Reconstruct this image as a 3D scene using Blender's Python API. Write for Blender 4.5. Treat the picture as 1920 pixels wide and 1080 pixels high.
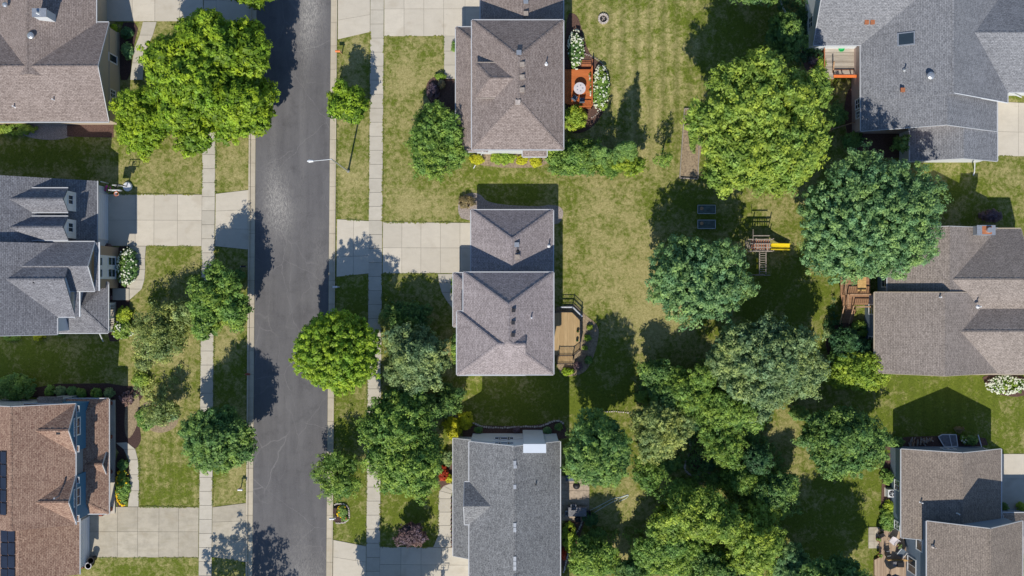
import bpy, math, random
import numpy as np
from mathutils import Vector

for o in list(bpy.data.objects): bpy.data.objects.remove(o)
sc = bpy.context.scene
C = sc.collection
R_ = math.radians

# ------------------------------------------------------------------ camera, sky, sun, exposure
S, H = 16.5, 100.0                      # photo pixels per metre on the ground, camera height
cam = bpy.data.cameras.new('camera'); camo = bpy.data.objects.new('camera', cam); C.objects.link(camo)
camo.location = (0, 0, H); cam.sensor_width = 36; cam.lens = 18 / (960 / S / H); cam.clip_end = 2000
sc.camera = camo
SX, SY = 0.215, 1.06                    # shadow of one metre of height, in metres, towards +x, +y
EL = math.atan(1 / math.hypot(SX, SY))
w = bpy.data.worlds.new('World'); sc.world = w; w.use_nodes = True
nt = w.node_tree; bg = nt.nodes['Background']
sky = nt.nodes.new('ShaderNodeTexSky'); sky.sky_type = 'NISHITA'; sky.sun_disc = False
sky.sun_elevation = EL; sky.sun_rotation = math.atan2(-SX, -SY)
nt.links.new(sky.outputs[0], bg.inputs[0]); bg.inputs[1].default_value = 0.122
sky.dust_density = 0.2; sky.ozone_density = 5.0; sky.air_density = 1.0
sl = bpy.data.lights.new('sun', 'SUN'); sl.energy = 4.65; sl.angle = R_(0.5); sl.color = (1, .94, .83)
so = bpy.data.objects.new('sun', sl); C.objects.link(so)
so.rotation_euler = Vector((SX, SY, -1)).to_track_quat('-Z', 'Y').to_euler(); so.location = (-20, -60, 90)
vs = sc.view_settings; vs.view_transform = 'Standard'; vs.look = 'None'; vs.exposure = 0.0; vs.gamma = 1; vs.use_curve_mapping = False
sc.cycles.max_bounces = 6; sc.cycles.diffuse_bounces = 3; sc.cycles.transmission_bounces = 3; sc.cycles.transparent_max_bounces = 4

# ------------------------------------------------------------------ helpers
def P(x, y, z=0.0):
    k = (1 - z / H) / S
    return Vector(((x - 960) * k, (540 - y) * k, z))
def G(x, y, z=0.0):
    return Vector(((x - 960) / S, (540 - y) / S, z))

OFF = {}
def root_off(o):
    while o.parent: o = o.parent
    return OFF.get(o.name, Vector((0, 0, 0)))
def thing(name, label, cat, loc, group=None):
    o = bpy.data.objects.new(name, None); C.objects.link(o); o.empty_display_size = .3
    o.location = loc; OFF[o.name] = Vector(loc)
    o['label'] = label; o['category'] = cat
    if group: o['group'] = group
    return o
def tag(o, label=None, cat=None, group=None, kind=None):
    if label: o['label'] = label
    if cat: o['category'] = cat
    if group: o['group'] = group
    if kind: o['kind'] = kind
    return o
def link(name, me, parent=None, kind=None, origin=None):
    o = bpy.data.objects.new(name, me); C.objects.link(o)
    if parent: o.parent = parent
    elif origin is not None:
        o.location = origin; OFF[o.name] = Vector(origin)
    if kind: o['kind'] = kind
    return o

class MB:
    def __init__(s): s.v = []; s.f = []; s.uv = []
    def face(s, pts, uv=None):
        n = len(s.v); s.v += [tuple(p) for p in pts]; s.f.append(tuple(range(n, n + len(pts)))); s.uv.append(uv); return s
    def box(s, a, b):
        x0, y0, z0 = min(a[0], b[0]), min(a[1], b[1]), min(a[2], b[2]); x1, y1, z1 = max(a[0], b[0]), max(a[1], b[1]), max(a[2], b[2])
        n = len(s.v)
        s.v += [(x0, y0, z0), (x1, y0, z0), (x1, y1, z0), (x0, y1, z0), (x0, y0, z1), (x1, y0, z1), (x1, y1, z1), (x0, y1, z1)]
        for q in ((0, 3, 2, 1), (4, 5, 6, 7), (0, 1, 5, 4), (1, 2, 6, 5), (2, 3, 7, 6), (3, 0, 4, 7)):
            s.f.append(tuple(n + i for i in q)); s.uv.append(None)
        return s
    def obox(s, c, size, rz=0.0, rx=0.0, ry=0.0):
        from mathutils import Euler
        m = Euler((rx, ry, rz)).to_matrix(); n = len(s.v); c = Vector(c)
        for z in (-1, 1):
            for (x, y) in ((-1, -1), (1, -1), (1, 1), (-1, 1)):
                s.v.append(tuple(c + m @ Vector((x * size[0] / 2, y * size[1] / 2, z * size[2] / 2))))
        for q in ((0, 3, 2, 1), (4, 5, 6, 7), (0, 1, 5, 4), (1, 2, 6, 5), (2, 3, 7, 6), (3, 0, 4, 7)):
            s.f.append(tuple(n + i for i in q)); s.uv.append(None)
        return s
    def beam(s, p, q, w, h=None):
        p = Vector(p); q = Vector(q); d = q - p; L = d.length
        if L < 1e-6: return s
        h = h or w; d.normalize(); up = Vector((0, 0, 1)) if abs(d.z) < .95 else Vector((0, 1, 0))
        a = d.cross(up).normalized() * w / 2; b = a.cross(d).normalized() * h / 2; n = len(s.v)
        for e in (p, q): s.v += [tuple(e - a - b), tuple(e + a - b), tuple(e + a + b), tuple(e - a + b)]
        for k in ((0, 1, 2, 3), (7, 6, 5, 4), (0, 4, 5, 1), (1, 5, 6, 2), (2, 6, 7, 3), (3, 7, 4, 0)):
            s.f.append(tuple(n + i for i in k)); s.uv.append(None)
        return s
    def tube(s, p, q, r0, r1=None, n=8):
        p = Vector(p); q = Vector(q); d = (q - p).normalized(); r1 = r0 if r1 is None else r1
        up = Vector((0, 0, 1)) if abs(d.z) < .95 else Vector((0, 1, 0))
        a = d.cross(up).normalized(); b = a.cross(d).normalized(); k = len(s.v)
        for e, r in ((p, r0), (q, r1)):
            for i in range(n):
                t = 2 * math.pi * i / n; s.v.append(tuple(e + a * math.cos(t) * r + b * math.sin(t) * r))
        for i in range(n):
            j = (i + 1) % n; s.f.append((k + i, k + j, k + n + j, k + n + i)); s.uv.append(None)
        s.f.append(tuple(k + n + i for i in range(n))); s.uv.append(None)
        s.f.append(tuple(k + i for i in reversed(range(n)))); s.uv.append(None)
        return s
    def lathe(s, c, prof, n=16):
        c = Vector(c); k = len(s.v)
        for (r, z) in prof:
            for i in range(n):
                t = 2 * math.pi * i / n; s.v.append((c.x + r * math.cos(t), c.y + r * math.sin(t), c.z + z))
        for m in range(len(prof) - 1):
            for i in range(n):
                j = (i + 1) % n; s.f.append((k + m * n + i, k + m * n + j, k + (m + 1) * n + j, k + (m + 1) * n + i)); s.uv.append(None)
        return s
    def prism(s, poly, z0, z1):
        # poly counter-clockwise list of (x, y)
        A = sum(poly[i][0] * poly[(i + 1) % len(poly)][1] - poly[(i + 1) % len(poly)][0] * poly[i][1] for i in range(len(poly)))
        if A < 0: poly = poly[::-1]
        n = len(s.v); m = len(poly)
        s.v += [(p[0], p[1], z0) for p in poly] + [(p[0], p[1], z1) for p in poly]
        s.f.append(tuple(n + m + i for i in range(m))); s.uv.append(None)
        for i in range(m):
            j = (i + 1) % m; s.f.append((n + i, n + j, n + m + j, n + m + i)); s.uv.append(None)
        return s
    def mesh(s, name, mat, off=Vector((0, 0, 0)), smooth=False):
        me = bpy.data.meshes.new(name)
        me.from_pydata([(v[0] - off[0], v[1] - off[1], v[2] - off[2]) for v in s.v], [], s.f)
        if mat: me.materials.append(mat)
        if any(u is not None for u in s.uv):
            L = me.uv_layers.new(name='UVMap'); i = 0
            for f, u in zip(s.f, s.uv):
                for k in range(len(f)):
                    if u: L.data[i].uv = u[k]
                    i += 1
        if smooth:
            me.polygons.foreach_set('use_smooth', [True] * len(me.polygons))
        me.update(); return me
    def build(s, name, mat, parent=None, kind=None, origin=None, smooth=False):
        off = root_off(parent) if parent else (Vector(origin) if origin is not None else Vector((0, 0, 0)))
        return link(name, s.mesh(name, mat, off, smooth), parent, kind, origin)

# ------------------------------------------------------------------ materials
def mat_base(name, rough=.85, spec=.25):
    m = bpy.data.materials.new(name); m.use_nodes = True
    b = m.node_tree.nodes['Principled BSDF']; b.inputs['Roughness'].default_value = rough
    b.inputs['Specular IOR Level'].default_value = spec
    return m, m.node_tree, b
def N(t, typ, **kw):
    n = t.nodes.new(typ)
    for k, v in kw.items():
        if k in n.inputs.keys(): n.inputs[k].default_value = v
        else: setattr(n, k, v)
    return n
def mix(t, fac, a, b, mode='MIX'):
    n = t.nodes.new('ShaderNodeMix'); n.data_type = 'RGBA'; n.blend_type = mode
    for i, v in ((0, fac), (6, a), (7, b)):
        if isinstance(v, (int, float)): n.inputs[i].default_value = v if i == 0 else (v, v, v, 1)
        elif isinstance(v, tuple): n.inputs[i].default_value = (*v, 1) if len(v) == 3 else v
        else: t.links.new(v, n.inputs[i])
    return n.outputs[2]
def ramp(t, src, lo, hi, a=0.0, b=1.0):
    n = t.nodes.new('ShaderNodeMapRange'); n.inputs[1].default_value = lo; n.inputs[2].default_value = hi
    n.inputs[3].default_value = a; n.inputs[4].default_value = b; n.clamp = True
    t.links.new(src, n.inputs[0]); return n.outputs[0]
def noise(t, coord, scale, detail=4, rough=.6, dist=0.0):
    n = N(t, 'ShaderNodeTexNoise'); n.inputs['Scale'].default_value = scale; n.inputs['Detail'].default_value = detail
    n.inputs['Roughness'].default_value = rough; n.inputs['Distortion'].default_value = dist
    t.links.new(coord, n.inputs['Vector']); return n.outputs[0]
def pos(t):
    return N(t, 'ShaderNodeNewGeometry').outputs['Position']
def scaled(t, coord, sx, sy, sz):
    n = N(t, 'ShaderNodeMapping'); n.inputs['Scale'].default_value = (sx, sy, sz); t.links.new(coord, n.inputs[0]); return n.outputs[0]
def bump(t, b, h, strength=.4, dist=.05):
    n = N(t, 'ShaderNodeBump'); n.inputs['Strength'].default_value = strength; n.inputs['Distance'].default_value = dist
    t.links.new(h, n.inputs['Height']); t.links.new(n.outputs[0], b.inputs['Normal'])

def plain(name, col, rough=.6, var=.12, sc_=2.0, spec=.3, metal=0.0):
    m, t, b = mat_base(name, rough, spec); b.inputs['Metallic'].default_value = metal
    n = noise(t, pos(t), sc_, 5)
    lo = tuple(c * (1 - var) for c in col); hi = tuple(min(1, c * (1 + var)) for c in col)
    t.links.new(mix(t, ramp(t, n, .3, .7), lo, hi), b.inputs['Base Color']); return m

def shingle(name, dark, light, spot=None, row=.165, wid=.36, streak=.25):
    m, t, b = mat_base(name, .95, .12)
    uv = N(t, 'ShaderNodeUVMap').outputs[0]
    br = N(t, 'ShaderNodeTexBrick'); t.links.new(uv, br.inputs['Vector'])
    br.inputs['Scale'].default_value = 1; br.inputs['Brick Width'].default_value = wid; br.inputs['Row Height'].default_value = row
    br.inputs['Mortar Size'].default_value = .022; br.inputs['Mortar Smooth'].default_value = .4; br.inputs['Bias'].default_value = 0
    br.inputs['Color1'].default_value = (*dark, 1); br.inputs['Color2'].default_value = (*light, 1)
    br.inputs['Mortar'].default_value = (*[c * .45 for c in dark], 1)
    n1 = noise(t, pos(t), 7, 3, .7)
    col = mix(t, ramp(t, n1, .35, .68, 0, .55), br.outputs[0], tuple(c * 1.5 for c in (spot or light)))
    n3 = noise(t, pos(t), 11, 2, .6)
    col = mix(t, ramp(t, n3, .5, .72, 0, .55), col, tuple(c * .5 for c in dark))
    n2 = noise(t, pos(t), .28, 5, .6)
    col = mix(t, ramp(t, n2, .3, .75, 0, streak), col, tuple(c * .62 for c in dark))
    n4 = noise(t, scaled(t, uv, 3.2, .22, 1), 1.0, 4, .65)
    col = mix(t, ramp(t, n4, .52, .78, 0, .4), col, tuple(c * .55 for c in dark))
    n5 = noise(t, scaled(t, uv, 1.1, .35, 1), .6, 4, .6)
    col = mix(t, ramp(t, n5, .58, .75, 0, .3), col, tuple(min(1, c * 1.25) for c in light))
    t.links.new(col, b.inputs['Base Color'])
    bump(t, b, br.outputs[1], .5, -.02); return m

def siding(name, col, step=.18, vert=False):
    m, t, b = mat_base(name, .6, .3)
    sep = N(t, 'ShaderNodeSeparateXYZ'); t.links.new(pos(t), sep.inputs[0])
    mm = N(t, 'ShaderNodeMath', operation='FRACT'); dv = N(t, 'ShaderNodeMath', operation='DIVIDE'); dv.inputs[1].default_value = step
    t.links.new(sep.outputs[2], dv.inputs[0]); t.links.new(dv.outputs[0], mm.inputs[0])
    c = mix(t, ramp(t, mm.outputs[0], 0, .12), tuple(x * .55 for x in col), col)
    n = noise(t, pos(t), 1.2, 4); c = mix(t, ramp(t, n, .3, .7, 0, .2), c, tuple(x * .75 for x in col))
    t.links.new(c, b.inputs['Base Color']); bump(t, b, mm.outputs[0], .3, -.02); return m

def boards(name, a, bcol, wid=.14, axis=0, gloss=.7):
    m, t, b = mat_base(name, gloss, .25)
    oi = N(t, 'ShaderNodeObjectInfo')
    n = noise(t, scaled(t, pos(t), *((6, .5, 1) if axis == 0 else (.5, 6, 1))), 2, 5)
    sep = N(t, 'ShaderNodeSeparateXYZ'); t.links.new(pos(t), sep.inputs[0])
    dv = N(t, 'ShaderNodeMath', operation='DIVIDE'); dv.inputs[1].default_value = wid; t.links.new(sep.outputs[axis], dv.inputs[0])
    fl = N(t, 'ShaderNodeMath', operation='FLOOR'); t.links.new(dv.outputs[0], fl.inputs[0])
    wn = N(t, 'ShaderNodeTexWhiteNoise', noise_dimensions='1D'); t.links.new(fl.outputs[0], wn.inputs['W'])
    c = mix(t, wn.outputs[0], a, bcol); c = mix(t, ramp(t, n, .35, .7, 0, .5), c, tuple(x * .6 for x in a))
    t.links.new(c, b.inputs['Base Color']); return m

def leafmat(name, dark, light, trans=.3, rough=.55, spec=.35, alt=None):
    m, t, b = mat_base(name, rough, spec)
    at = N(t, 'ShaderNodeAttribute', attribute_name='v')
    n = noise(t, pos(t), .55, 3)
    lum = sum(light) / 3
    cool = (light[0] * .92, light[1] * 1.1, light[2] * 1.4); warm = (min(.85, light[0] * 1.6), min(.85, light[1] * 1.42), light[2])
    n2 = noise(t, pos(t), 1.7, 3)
    lt = mix(t, ramp(t, n, .35, .65), cool, warm); lt = mix(t, ramp(t, n2, .5, .78, 0, .35), lt, tuple(x * .6 for x in cool))  # noise patches put cool shaded and warm sunlit hues into the leaf colour
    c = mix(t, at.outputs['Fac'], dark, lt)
    t.links.new(c, b.inputs['Base Color'])
    tr = N(t, 'ShaderNodeBsdfTranslucent'); t.links.new(mix(t, .5, c, tuple((light[0] * 1.1, light[1] * 1.1, light[2] * .8))), tr.inputs[0])
    ms = N(t, 'ShaderNodeMixShader'); ms.inputs[0].default_value = trans
    out = t.nodes['Material Output']; t.links.new(b.outputs[0], ms.inputs[1]); t.links.new(tr.outputs[0], ms.inputs[2]); t.links.new(ms.outputs[0], out.inputs[0])
    return m

def concrete(name, col, warm=(1, .97, .9), blot=.35):
    m, t, b = mat_base(name, .9, .2)
    oi = N(t, 'ShaderNodeObjectInfo')
    base = tuple(c * k for c, k in zip(col, warm))
    n = noise(t, pos(t), .9, 6, .65); n2 = noise(t, pos(t), 14, 3, .6); n3 = noise(t, scaled(t, pos(t), .35, 1.4, 1), 1.5, 5, .6)
    c = mix(t, oi.outputs['Random'], tuple(x * .9 for x in base), tuple(x * 1.05 for x in base))
    c = mix(t, ramp(t, n, .42, .75, 0, blot), c, tuple(x * .62 for x in base))
    c = mix(t, ramp(t, n3, .5, .75, 0, blot), c, tuple(x * .7 for x in (base[0], base[1] * .98, base[2] * .9)))
    n4 = noise(t, pos(t), .45, 3, .5, .6); n5 = noise(t, pos(t), 3.2, 4, .7)
    c = mix(t, ramp(t, n4, .6, .72, 0, .3), c, (base[0] * .66, base[1] * .6, base[2] * .52)); c = mix(t, ramp(t, n5, .64, .74, 0, .3), c, tuple(x * .5 for x in base))
    c = mix(t, ramp(t, n2, .4, .7, 0, .22), c, tuple(x * .72 for x in base))
    t.links.new(c, b.inputs['Base Color']); bump(t, b, n2, .15, .02); return m

def grassmat():
    m, t, b = mat_base('lawn_grass', .95, .1)
    g = pos(t)
    at = N(t, 'ShaderNodeAttribute', attribute_name='dry'); st = N(t, 'ShaderNodeAttribute', attribute_name='stripe')
    n1 = noise(t, g, .35, 6, .62); n2 = noise(t, g, 1.9, 7, .78, .5); n3 = noise(t, g, 4.5, 5, .8, 1.0); n4 = noise(t, scaled(t, g, .25, 2.5, 1), 3, 3)
    ad = N(t, 'ShaderNodeMath', operation='ADD'); t.links.new(at.outputs['Fac'], ad.inputs[0]); t.links.new(ramp(t, n1, .36, .64, -.4, .4), ad.inputs[1])
    ad2 = N(t, 'ShaderNodeMath', operation='ADD'); t.links.new(ad.outputs[0], ad2.inputs[0]); t.links.new(ramp(t, n2, .35, .65, -.62, .62), ad2.inputs[1])
    green = mix(t, ramp(t, n3, .3, .7), (.068, .098, .011), (.235, .285, .038))
    straw = mix(t, ramp(t, n3, .3, .7), (.25, .22, .075), (.72, .61, .3))
    c = mix(t, ramp(t, ad2.outputs[0], .05, .95), green, straw)
    c = mix(t, ramp(t, st.outputs['Fac'], -1, 1, .55, 0), c, (.075, .1, .014))
    n5 = noise(t, g, 22, 2, .6); c = mix(t, ramp(t, n5, .5, .75, 0, .45), c, (.05, .065, .012))
    t.links.new(c, b.inputs['Base Color'])
    bump(t, b, n3, .8, .08); return m

def asphalt():
    m, t, b = mat_base('asphalt', .9, .25)
    g = pos(t)
    at = N(t, 'ShaderNodeAttribute', attribute_name='wear')
    n1 = noise(t, scaled(t, g, 1, .12, 1), .9, 5); n2 = noise(t, g, 9, 4, .7); n3 = noise(t, scaled(t, g, 1.6, .45, 1), 7, 6, .9); n6 = noise(t, g, 30, 2, .7)
    c = mix(t, ramp(t, n1, .3, .7), (.092, .089, .093), (.14, .136, .139))
    c = mix(t, ramp(t, n6, .4, .75, 0, .5), c, (.24, .23, .235))
    c = mix(t, ramp(t, n2, .55, .8, 0, .3), c, (.045, .043, .045)); n8 = noise(t, g, .5, 5, .65); c = mix(t, ramp(t, n8, .5, .72, 0, .45), c, (.17, .165, .162)); c = mix(t, ramp(t, n8, .3, .45, .4, 0), c, (.065, .063, .066))
    # hairline cracks, pale with dust
    def crack(scale, width, dist, sy=1.0):
        v = N(t, 'ShaderNodeTexVoronoi', feature='DISTANCE_TO_EDGE'); v.inputs['Scale'].default_value = scale
        nz = N(t, 'ShaderNodeTexNoise'); nz.inputs['Scale'].default_value = .7; nz.inputs['Detail'].default_value = 5; t.links.new(g, nz.inputs['Vector'])
        va = N(t, 'ShaderNodeVectorMath', operation='MULTIPLY_ADD'); va.inputs[1].default_value = (dist, dist, 0)
        t.links.new(nz.outputs[1], va.inputs[0]); t.links.new(scaled(t, g, 1, sy, 1), va.inputs[2]); t.links.new(va.outputs[0], v.inputs['Vector'])
        return ramp(t, v.outputs['Distance'], 0, width, 1, 0)
    k = crack(.12, .004, 1.0); mk = noise(t, g, .12, 2)
    mu = N(t, 'ShaderNodeMath', operation='MULTIPLY'); t.links.new(k, mu.inputs[0]); t.links.new(ramp(t, mk, .38, .5, 0, .6), mu.inputs[1])
    c = mix(t, mu.outputs[0], c, (.25, .24, .24))
    k = crack(.22, .008, .8, .45); mk = noise(t, g, .16, 3)
    mu = N(t, 'ShaderNodeMath', operation='MULTIPLY'); t.links.new(k, mu.inputs[0]); t.links.new(ramp(t, mk, .42, .55, 0, .5), mu.inputs[1])
    c = mix(t, mu.outputs[0], c, (.22, .21, .21))
    # worn, chalky patches
    ad = N(t, 'ShaderNodeMath', operation='MULTIPLY'); t.links.new(at.outputs['Fac'], ad.inputs[0]); t.links.new(ramp(t, n3, .42, .66, 0, .8), ad.inputs[1])
    c = mix(t, ad.outputs[0], c, (.42, .4, .37))
    n7 = noise(t, scaled(t, g, 3.5, .25, 1), 2.2, 6, .8); c = mix(t, ramp(t, n7, .62, .74, 0, .45), c, (.26, .25, .25))
    t.links.new(c, b.inputs['Base Color']); bump(t, b, n6, .2, .02); return m

M = {}
M['grass'] = grassmat(); M['asphalt'] = asphalt()
M['walk'] = concrete('sidewalk_concrete', (.56, .53, .48)); M['drive'] = concrete('driveway_concrete', (.61, .57, .51), blot=.25)
M['kerb'] = concrete('kerb_concrete', (.55, .5, .42), blot=.4); M['joint'] = plain('joint_dirt', (.2, .18, .14), .95, .4)
M['drive_grey'] = concrete('old_driveway_concrete', (.52, .48, .41), blot=.75)
M['mulch'] = plain('mulch', (.12, .07, .055), .95, .5, 12); M['rock'] = plain('landscape_rock', (.33, .28, .25), .95, .45, 9)
M['soil'] = plain('dry_soil', (.3, .23, .15), .95, .4, 5); M['shade_mulch'] = plain('shaded_mulch', (.075, .045, .04), .95, .5, 12)  # last one is the mulch again with shade put into its colour
M['r_taupe'] = shingle('taupe_shingle', (0.193, 0.153, 0.137), (0.348, 0.290, 0.266)); M['r_taupe2'] = shingle('mauve_grey_shingle', (0.231, 0.198, 0.198), (0.400, 0.350, 0.350))
M['r_dark'] = shingle('charcoal_shingle', (0.131, 0.131, 0.147), (0.263, 0.263, 0.284)); M['r_red'] = shingle('red_brown_shingle', (.19, .1, .078), (.4, .27, .205), (.42, .3, .22))
M['r_mottle'] = shingle('mottled_grey_shingle', (0.116, 0.119, 0.128), (0.242, 0.248, 0.259), (.33, .33, .33)); M['r_grey'] = shingle('grey_shingle', (0.163, 0.168, 0.184), (0.306, 0.311, 0.332))
M['r_tan'] = shingle('tan_grey_shingle', (0.206, 0.175, 0.154), (0.360, 0.309, 0.278)); M['r_brown'] = shingle('brown_shingle', (0.187, 0.154, 0.132), (0.330, 0.275, 0.231))
M['white'] = plain('white_trim', (.72, .73, .75), .5, .06); M['gutter'] = plain('gutter_metal', (.5, .51, .53), .5, .06); M['whitewall'] = siding('white_siding', (.62, .64, .66))
M['sage'] = siding('sage_siding', (.3, .36, .33)); M['tansid'] = siding('tan_siding', (.36, .27, .2)); M['beige'] = siding('beige_siding', (.5, .42, .32))
M['blue'] = siding('blue_siding', (.06, .19, .33)); M['slate'] = siding('slate_blue_siding', (.2, .26, .34)); M['pale'] = siding('pale_grey_siding', (.62, .67, .73))
M['greysid'] = siding('grey_siding', (.3, .33, .36)); M['pink'] = siding('pinkish_siding', (.5, .38, .34))
M['brick'] = plain('red_brick', (.27, .09, .06), .9, .4, 9); M['garage'] = siding('garage_door_panel', (.72, .76, .82), .5)
M['glass'] = plain('window_glass', (.03, .045, .06), .12, .1, 1, .8); M['metal'] = plain('galvanised_metal', (.5, .52, .54), .35, .15, 6, .5, .6)
M['dark'] = plain('dark_metal', (.03, .03, .035), .5); M['black'] = plain('black_plastic', (.02, .02, .022), .5)
M['orange_deck'] = boards('orange_stained_deck', (.52, .15, .045), (.66, .2, .06), .14, 1); M['tan_deck'] = boards('tan_composite_deck', (.47, .32, .16), (.6, .43, .23), .14, 0)
M['grey_deck'] = boards('weathered_deck', (.36, .31, .26), (.6, .54, .46), .14, 1); M['brown_deck'] = boards('brown_deck', (.32, .18, .1), (.45, .26, .15), .14, 1)
M['old_deck'] = boards('worn_deck', (.38, .27, .19), (.55, .42, .3), .14, 0)
M['wood'] = plain('raw_wood', (.4, .25, .15), .8, .35, 5); M['greywood'] = plain('silvered_wood', (.34, .29, .25), .8, .3, 6); M['redwood'] = plain('red_stained_wood', (.4, .15, .07), .8, .25, 5)
M['bark'] = plain('bark', (.1, .075, .055), .95, .4, 8); M['yellow'] = plain('yellow_plastic', (.85, .66, .03), .35, .05); M['red'] = plain('red_paint', (.6, .06, .03), .5, .1)
M['orange'] = plain('orange_paint', (.85, .22, .06), .5, .1); M['green_plastic'] = plain('green_plastic', (.02, .45, .12), .4, .05); M['solar'] = plain('solar_glass', (.02, .024, .04), .2, .3, .6, .7)
M['paver'] = plain('paver', (.42, .34, .26), .9, .25, 4); M['stone'] = plain('pale_stone', (.5, .44, .4), .9, .35, 3); M['cover'] = plain('grey_cover', (.2, .2, .22), .8, .3, 3)
M['lightwood'] = plain('light_wood', (.6, .38, .15), .7, .2, 4); M['navy'] = plain('black_mesh', (.1, .13, .12), .8, .4, 3)
M['cushion'] = plain('pale_cushion', (.62, .58, .6), .9, .1); M['steelblue'] = plain('blue_grey_fabric', (.12, .15, .19), .8, .15)
M['purple'] = plain('purple_petals', (.35, .04, .22), .8, .4, 9); M['hose'] = plain('pale_hose', (.6, .66, .62), .4)
# foliage
M['L_bright'] = leafmat('leaves_bright_green', (.06, .13, .008), (.37, .52, .035)); M['L_yellowgreen'] = leafmat('leaves_yellow_green', (.085, .155, .018), (.42, .55, .09))
M['L_maple'] = leafmat('leaves_maple_green', (.045, .12, .01), (.36, .52, .04)); M['L_deep'] = leafmat('leaves_deep_green', (.025, .085, .022), (.26, .41, .1))
M['L_blue'] = leafmat('leaves_blue_green', (.03, .1, .04), (.29, .46, .17)); M['L_mid'] = leafmat('leaves_mid_green', (.04, .115, .018), (.33, .48, .09))
M['L_olive'] = leafmat('leaves_olive', (.08, .135, .03), (.5, .57, .19)); M['L_grey'] = leafmat('leaves_grey_green', (.045, .1, .035), (.36, .47, .19))
M['L_gold'] = leafmat('leaves_gold', (0.288, 0.288, 0.012), (0.750, 0.650, 0.030)); M['L_lime'] = leafmat('leaves_lime', (.09, .17, .012), (.46, .58, .07))
M['L_purple'] = leafmat('leaves_purple', (0.048, 0.028, 0.032), (0.260, 0.170, 0.180), .2); M['L_red'] = leafmat('leaves_red', (0.200, 0.016, 0.008), (0.600, 0.070, 0.020), .2)
M['L_brown'] = leafmat('leaves_brownish', (0.096, 0.072, 0.032), (0.300, 0.240, 0.120), .2); M['L_tealdark'] = leafmat('leaves_dark_teal', (.012, .05, .018), (.1, .22, .08))
M['petal'] = plain('white_petals', (.68, .7, .56), .8, .1); M['petal_y'] = plain('yellow_petals', (.8, .5, .01), .8, .2)
M['petal_r'] = plain('red_petals', (.6, .03, .05), .8, .3); M['petal_p'] = plain('pink_petals', (.55, .08, .3), .8, .3)

# ------------------------------------------------------------------ ground
def lines(lo, hi, step, far):
    a = list(np.arange(lo, hi + step / 2, step)); return np.array([-far, -far * .4, lo - 40] + a + [hi + 40, far * .4, far])
xs = lines(-62, 62, .4, 900); ys = lines(-36, 36, .4, 900)
X, Y = np.meshgrid(xs, ys); px = X * S + 960; py = 540 - Y * S
dry = np.full(X.shape, .4)
def blob(a, cx, cy, rx, ry, v, p=1.0):
    d = ((px - cx) / rx) ** 2 + ((py - cy) / ry) ** 2; a += v * np.exp(-d ** p)
for b_ in [(1140, 440, 90, 100, .22), (1195, 540, 70, 100, .45), (1110, 380, 60, 30, .2), (1235, 600, 60, 60, .45), (663, 330, 30, 80, .35), (663, 120, 30, 60, .3),
           (775, 150, 60, 90, .38), (780, 370, 70, 40, .25), (810, 390, 60, 20, .4), (300, 310, 90, 50, .3), (435, 305, 30, 60, .45), (300, 650, 70, 60, .5), (430, 630, 40, 40, .3),
           (330, 890, 80, 60, -.2), (280, 510, 40, 60, -.15), (1180, 150, 120, 170, .25), (1850, 350, 70, 50, .25), (1760, 740, 170, 60, -.5), (1870, 800, 60, 60, -.1), (1760, 800, 120, 50, -.4), (1860, 340, 100, 40, -.15), (1160, 1000, 50, 60, .35),
           (1470, 830, 40, 60, .45), (1440, 420, 40, 40, .3), (640, 760, 30, 200, -.3), (770, 950, 70, 80, -.45), (655, 960, 30, 60, -.4), (270, 1062, 120, 20, -.1), (960, 330, 150, 30, -.1),
           (1000, 760, 150, 60, -.5), (1280, 330, 60, 40, .1), (445, 890, 25, 60, .35), (300, 780, 40, 40, .4), (440, 700, 40, 80, -.2), (1560, 560, 60, 60, -.1), (60, 290, 170, 32, -.5), (60, 680, 180, 40, -.5), (1590, 960, 110, 110, -.5), (960, 365, 80, 25, -.4), (1470, 560, 110, 70, -.5), (1310, 390, 90, 60, -.4), (1400, 80, 110, 90, -.4), (1120, 690, 70, 90, -.4), (1830, 370, 70, 45, -.4), (690, 560, 60, 60, -.35)]:
    blob(dry, *b_)  # dryness; negative blobs on shaded strips also paint in the greener shade tone
st = np.zeros(X.shape)
st += np.sin(px / 25 * 2 * np.pi + .3 * np.sin(py / 60)) * np.exp(-(((px - 1210) / 130) ** 4 + ((py - 120) / 200) ** 4)) * 1.0
st += np.sin(py / 19 * 2 * np.pi) * np.exp(-(((px - 950) / 330) ** 4 + ((py - 350) / 40) ** 4)) * .35
st += np.sin(px / 18 * 2 * np.pi) * np.exp(-(((px - 330) / 90) ** 4 + ((py - 880) / 90) ** 4)) * .8
st += np.sin((px + py * .3) / 22 * 2 * np.pi) * np.exp(-(((px - 770) / 60) ** 4 + ((py - 960) / 80) ** 4)) * .5
st += np.sin(px / 22 * 2 * np.pi) * np.exp(-(((px - 1780) / 170) ** 4 + ((py - 760) / 60) ** 4)) * .6
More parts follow.
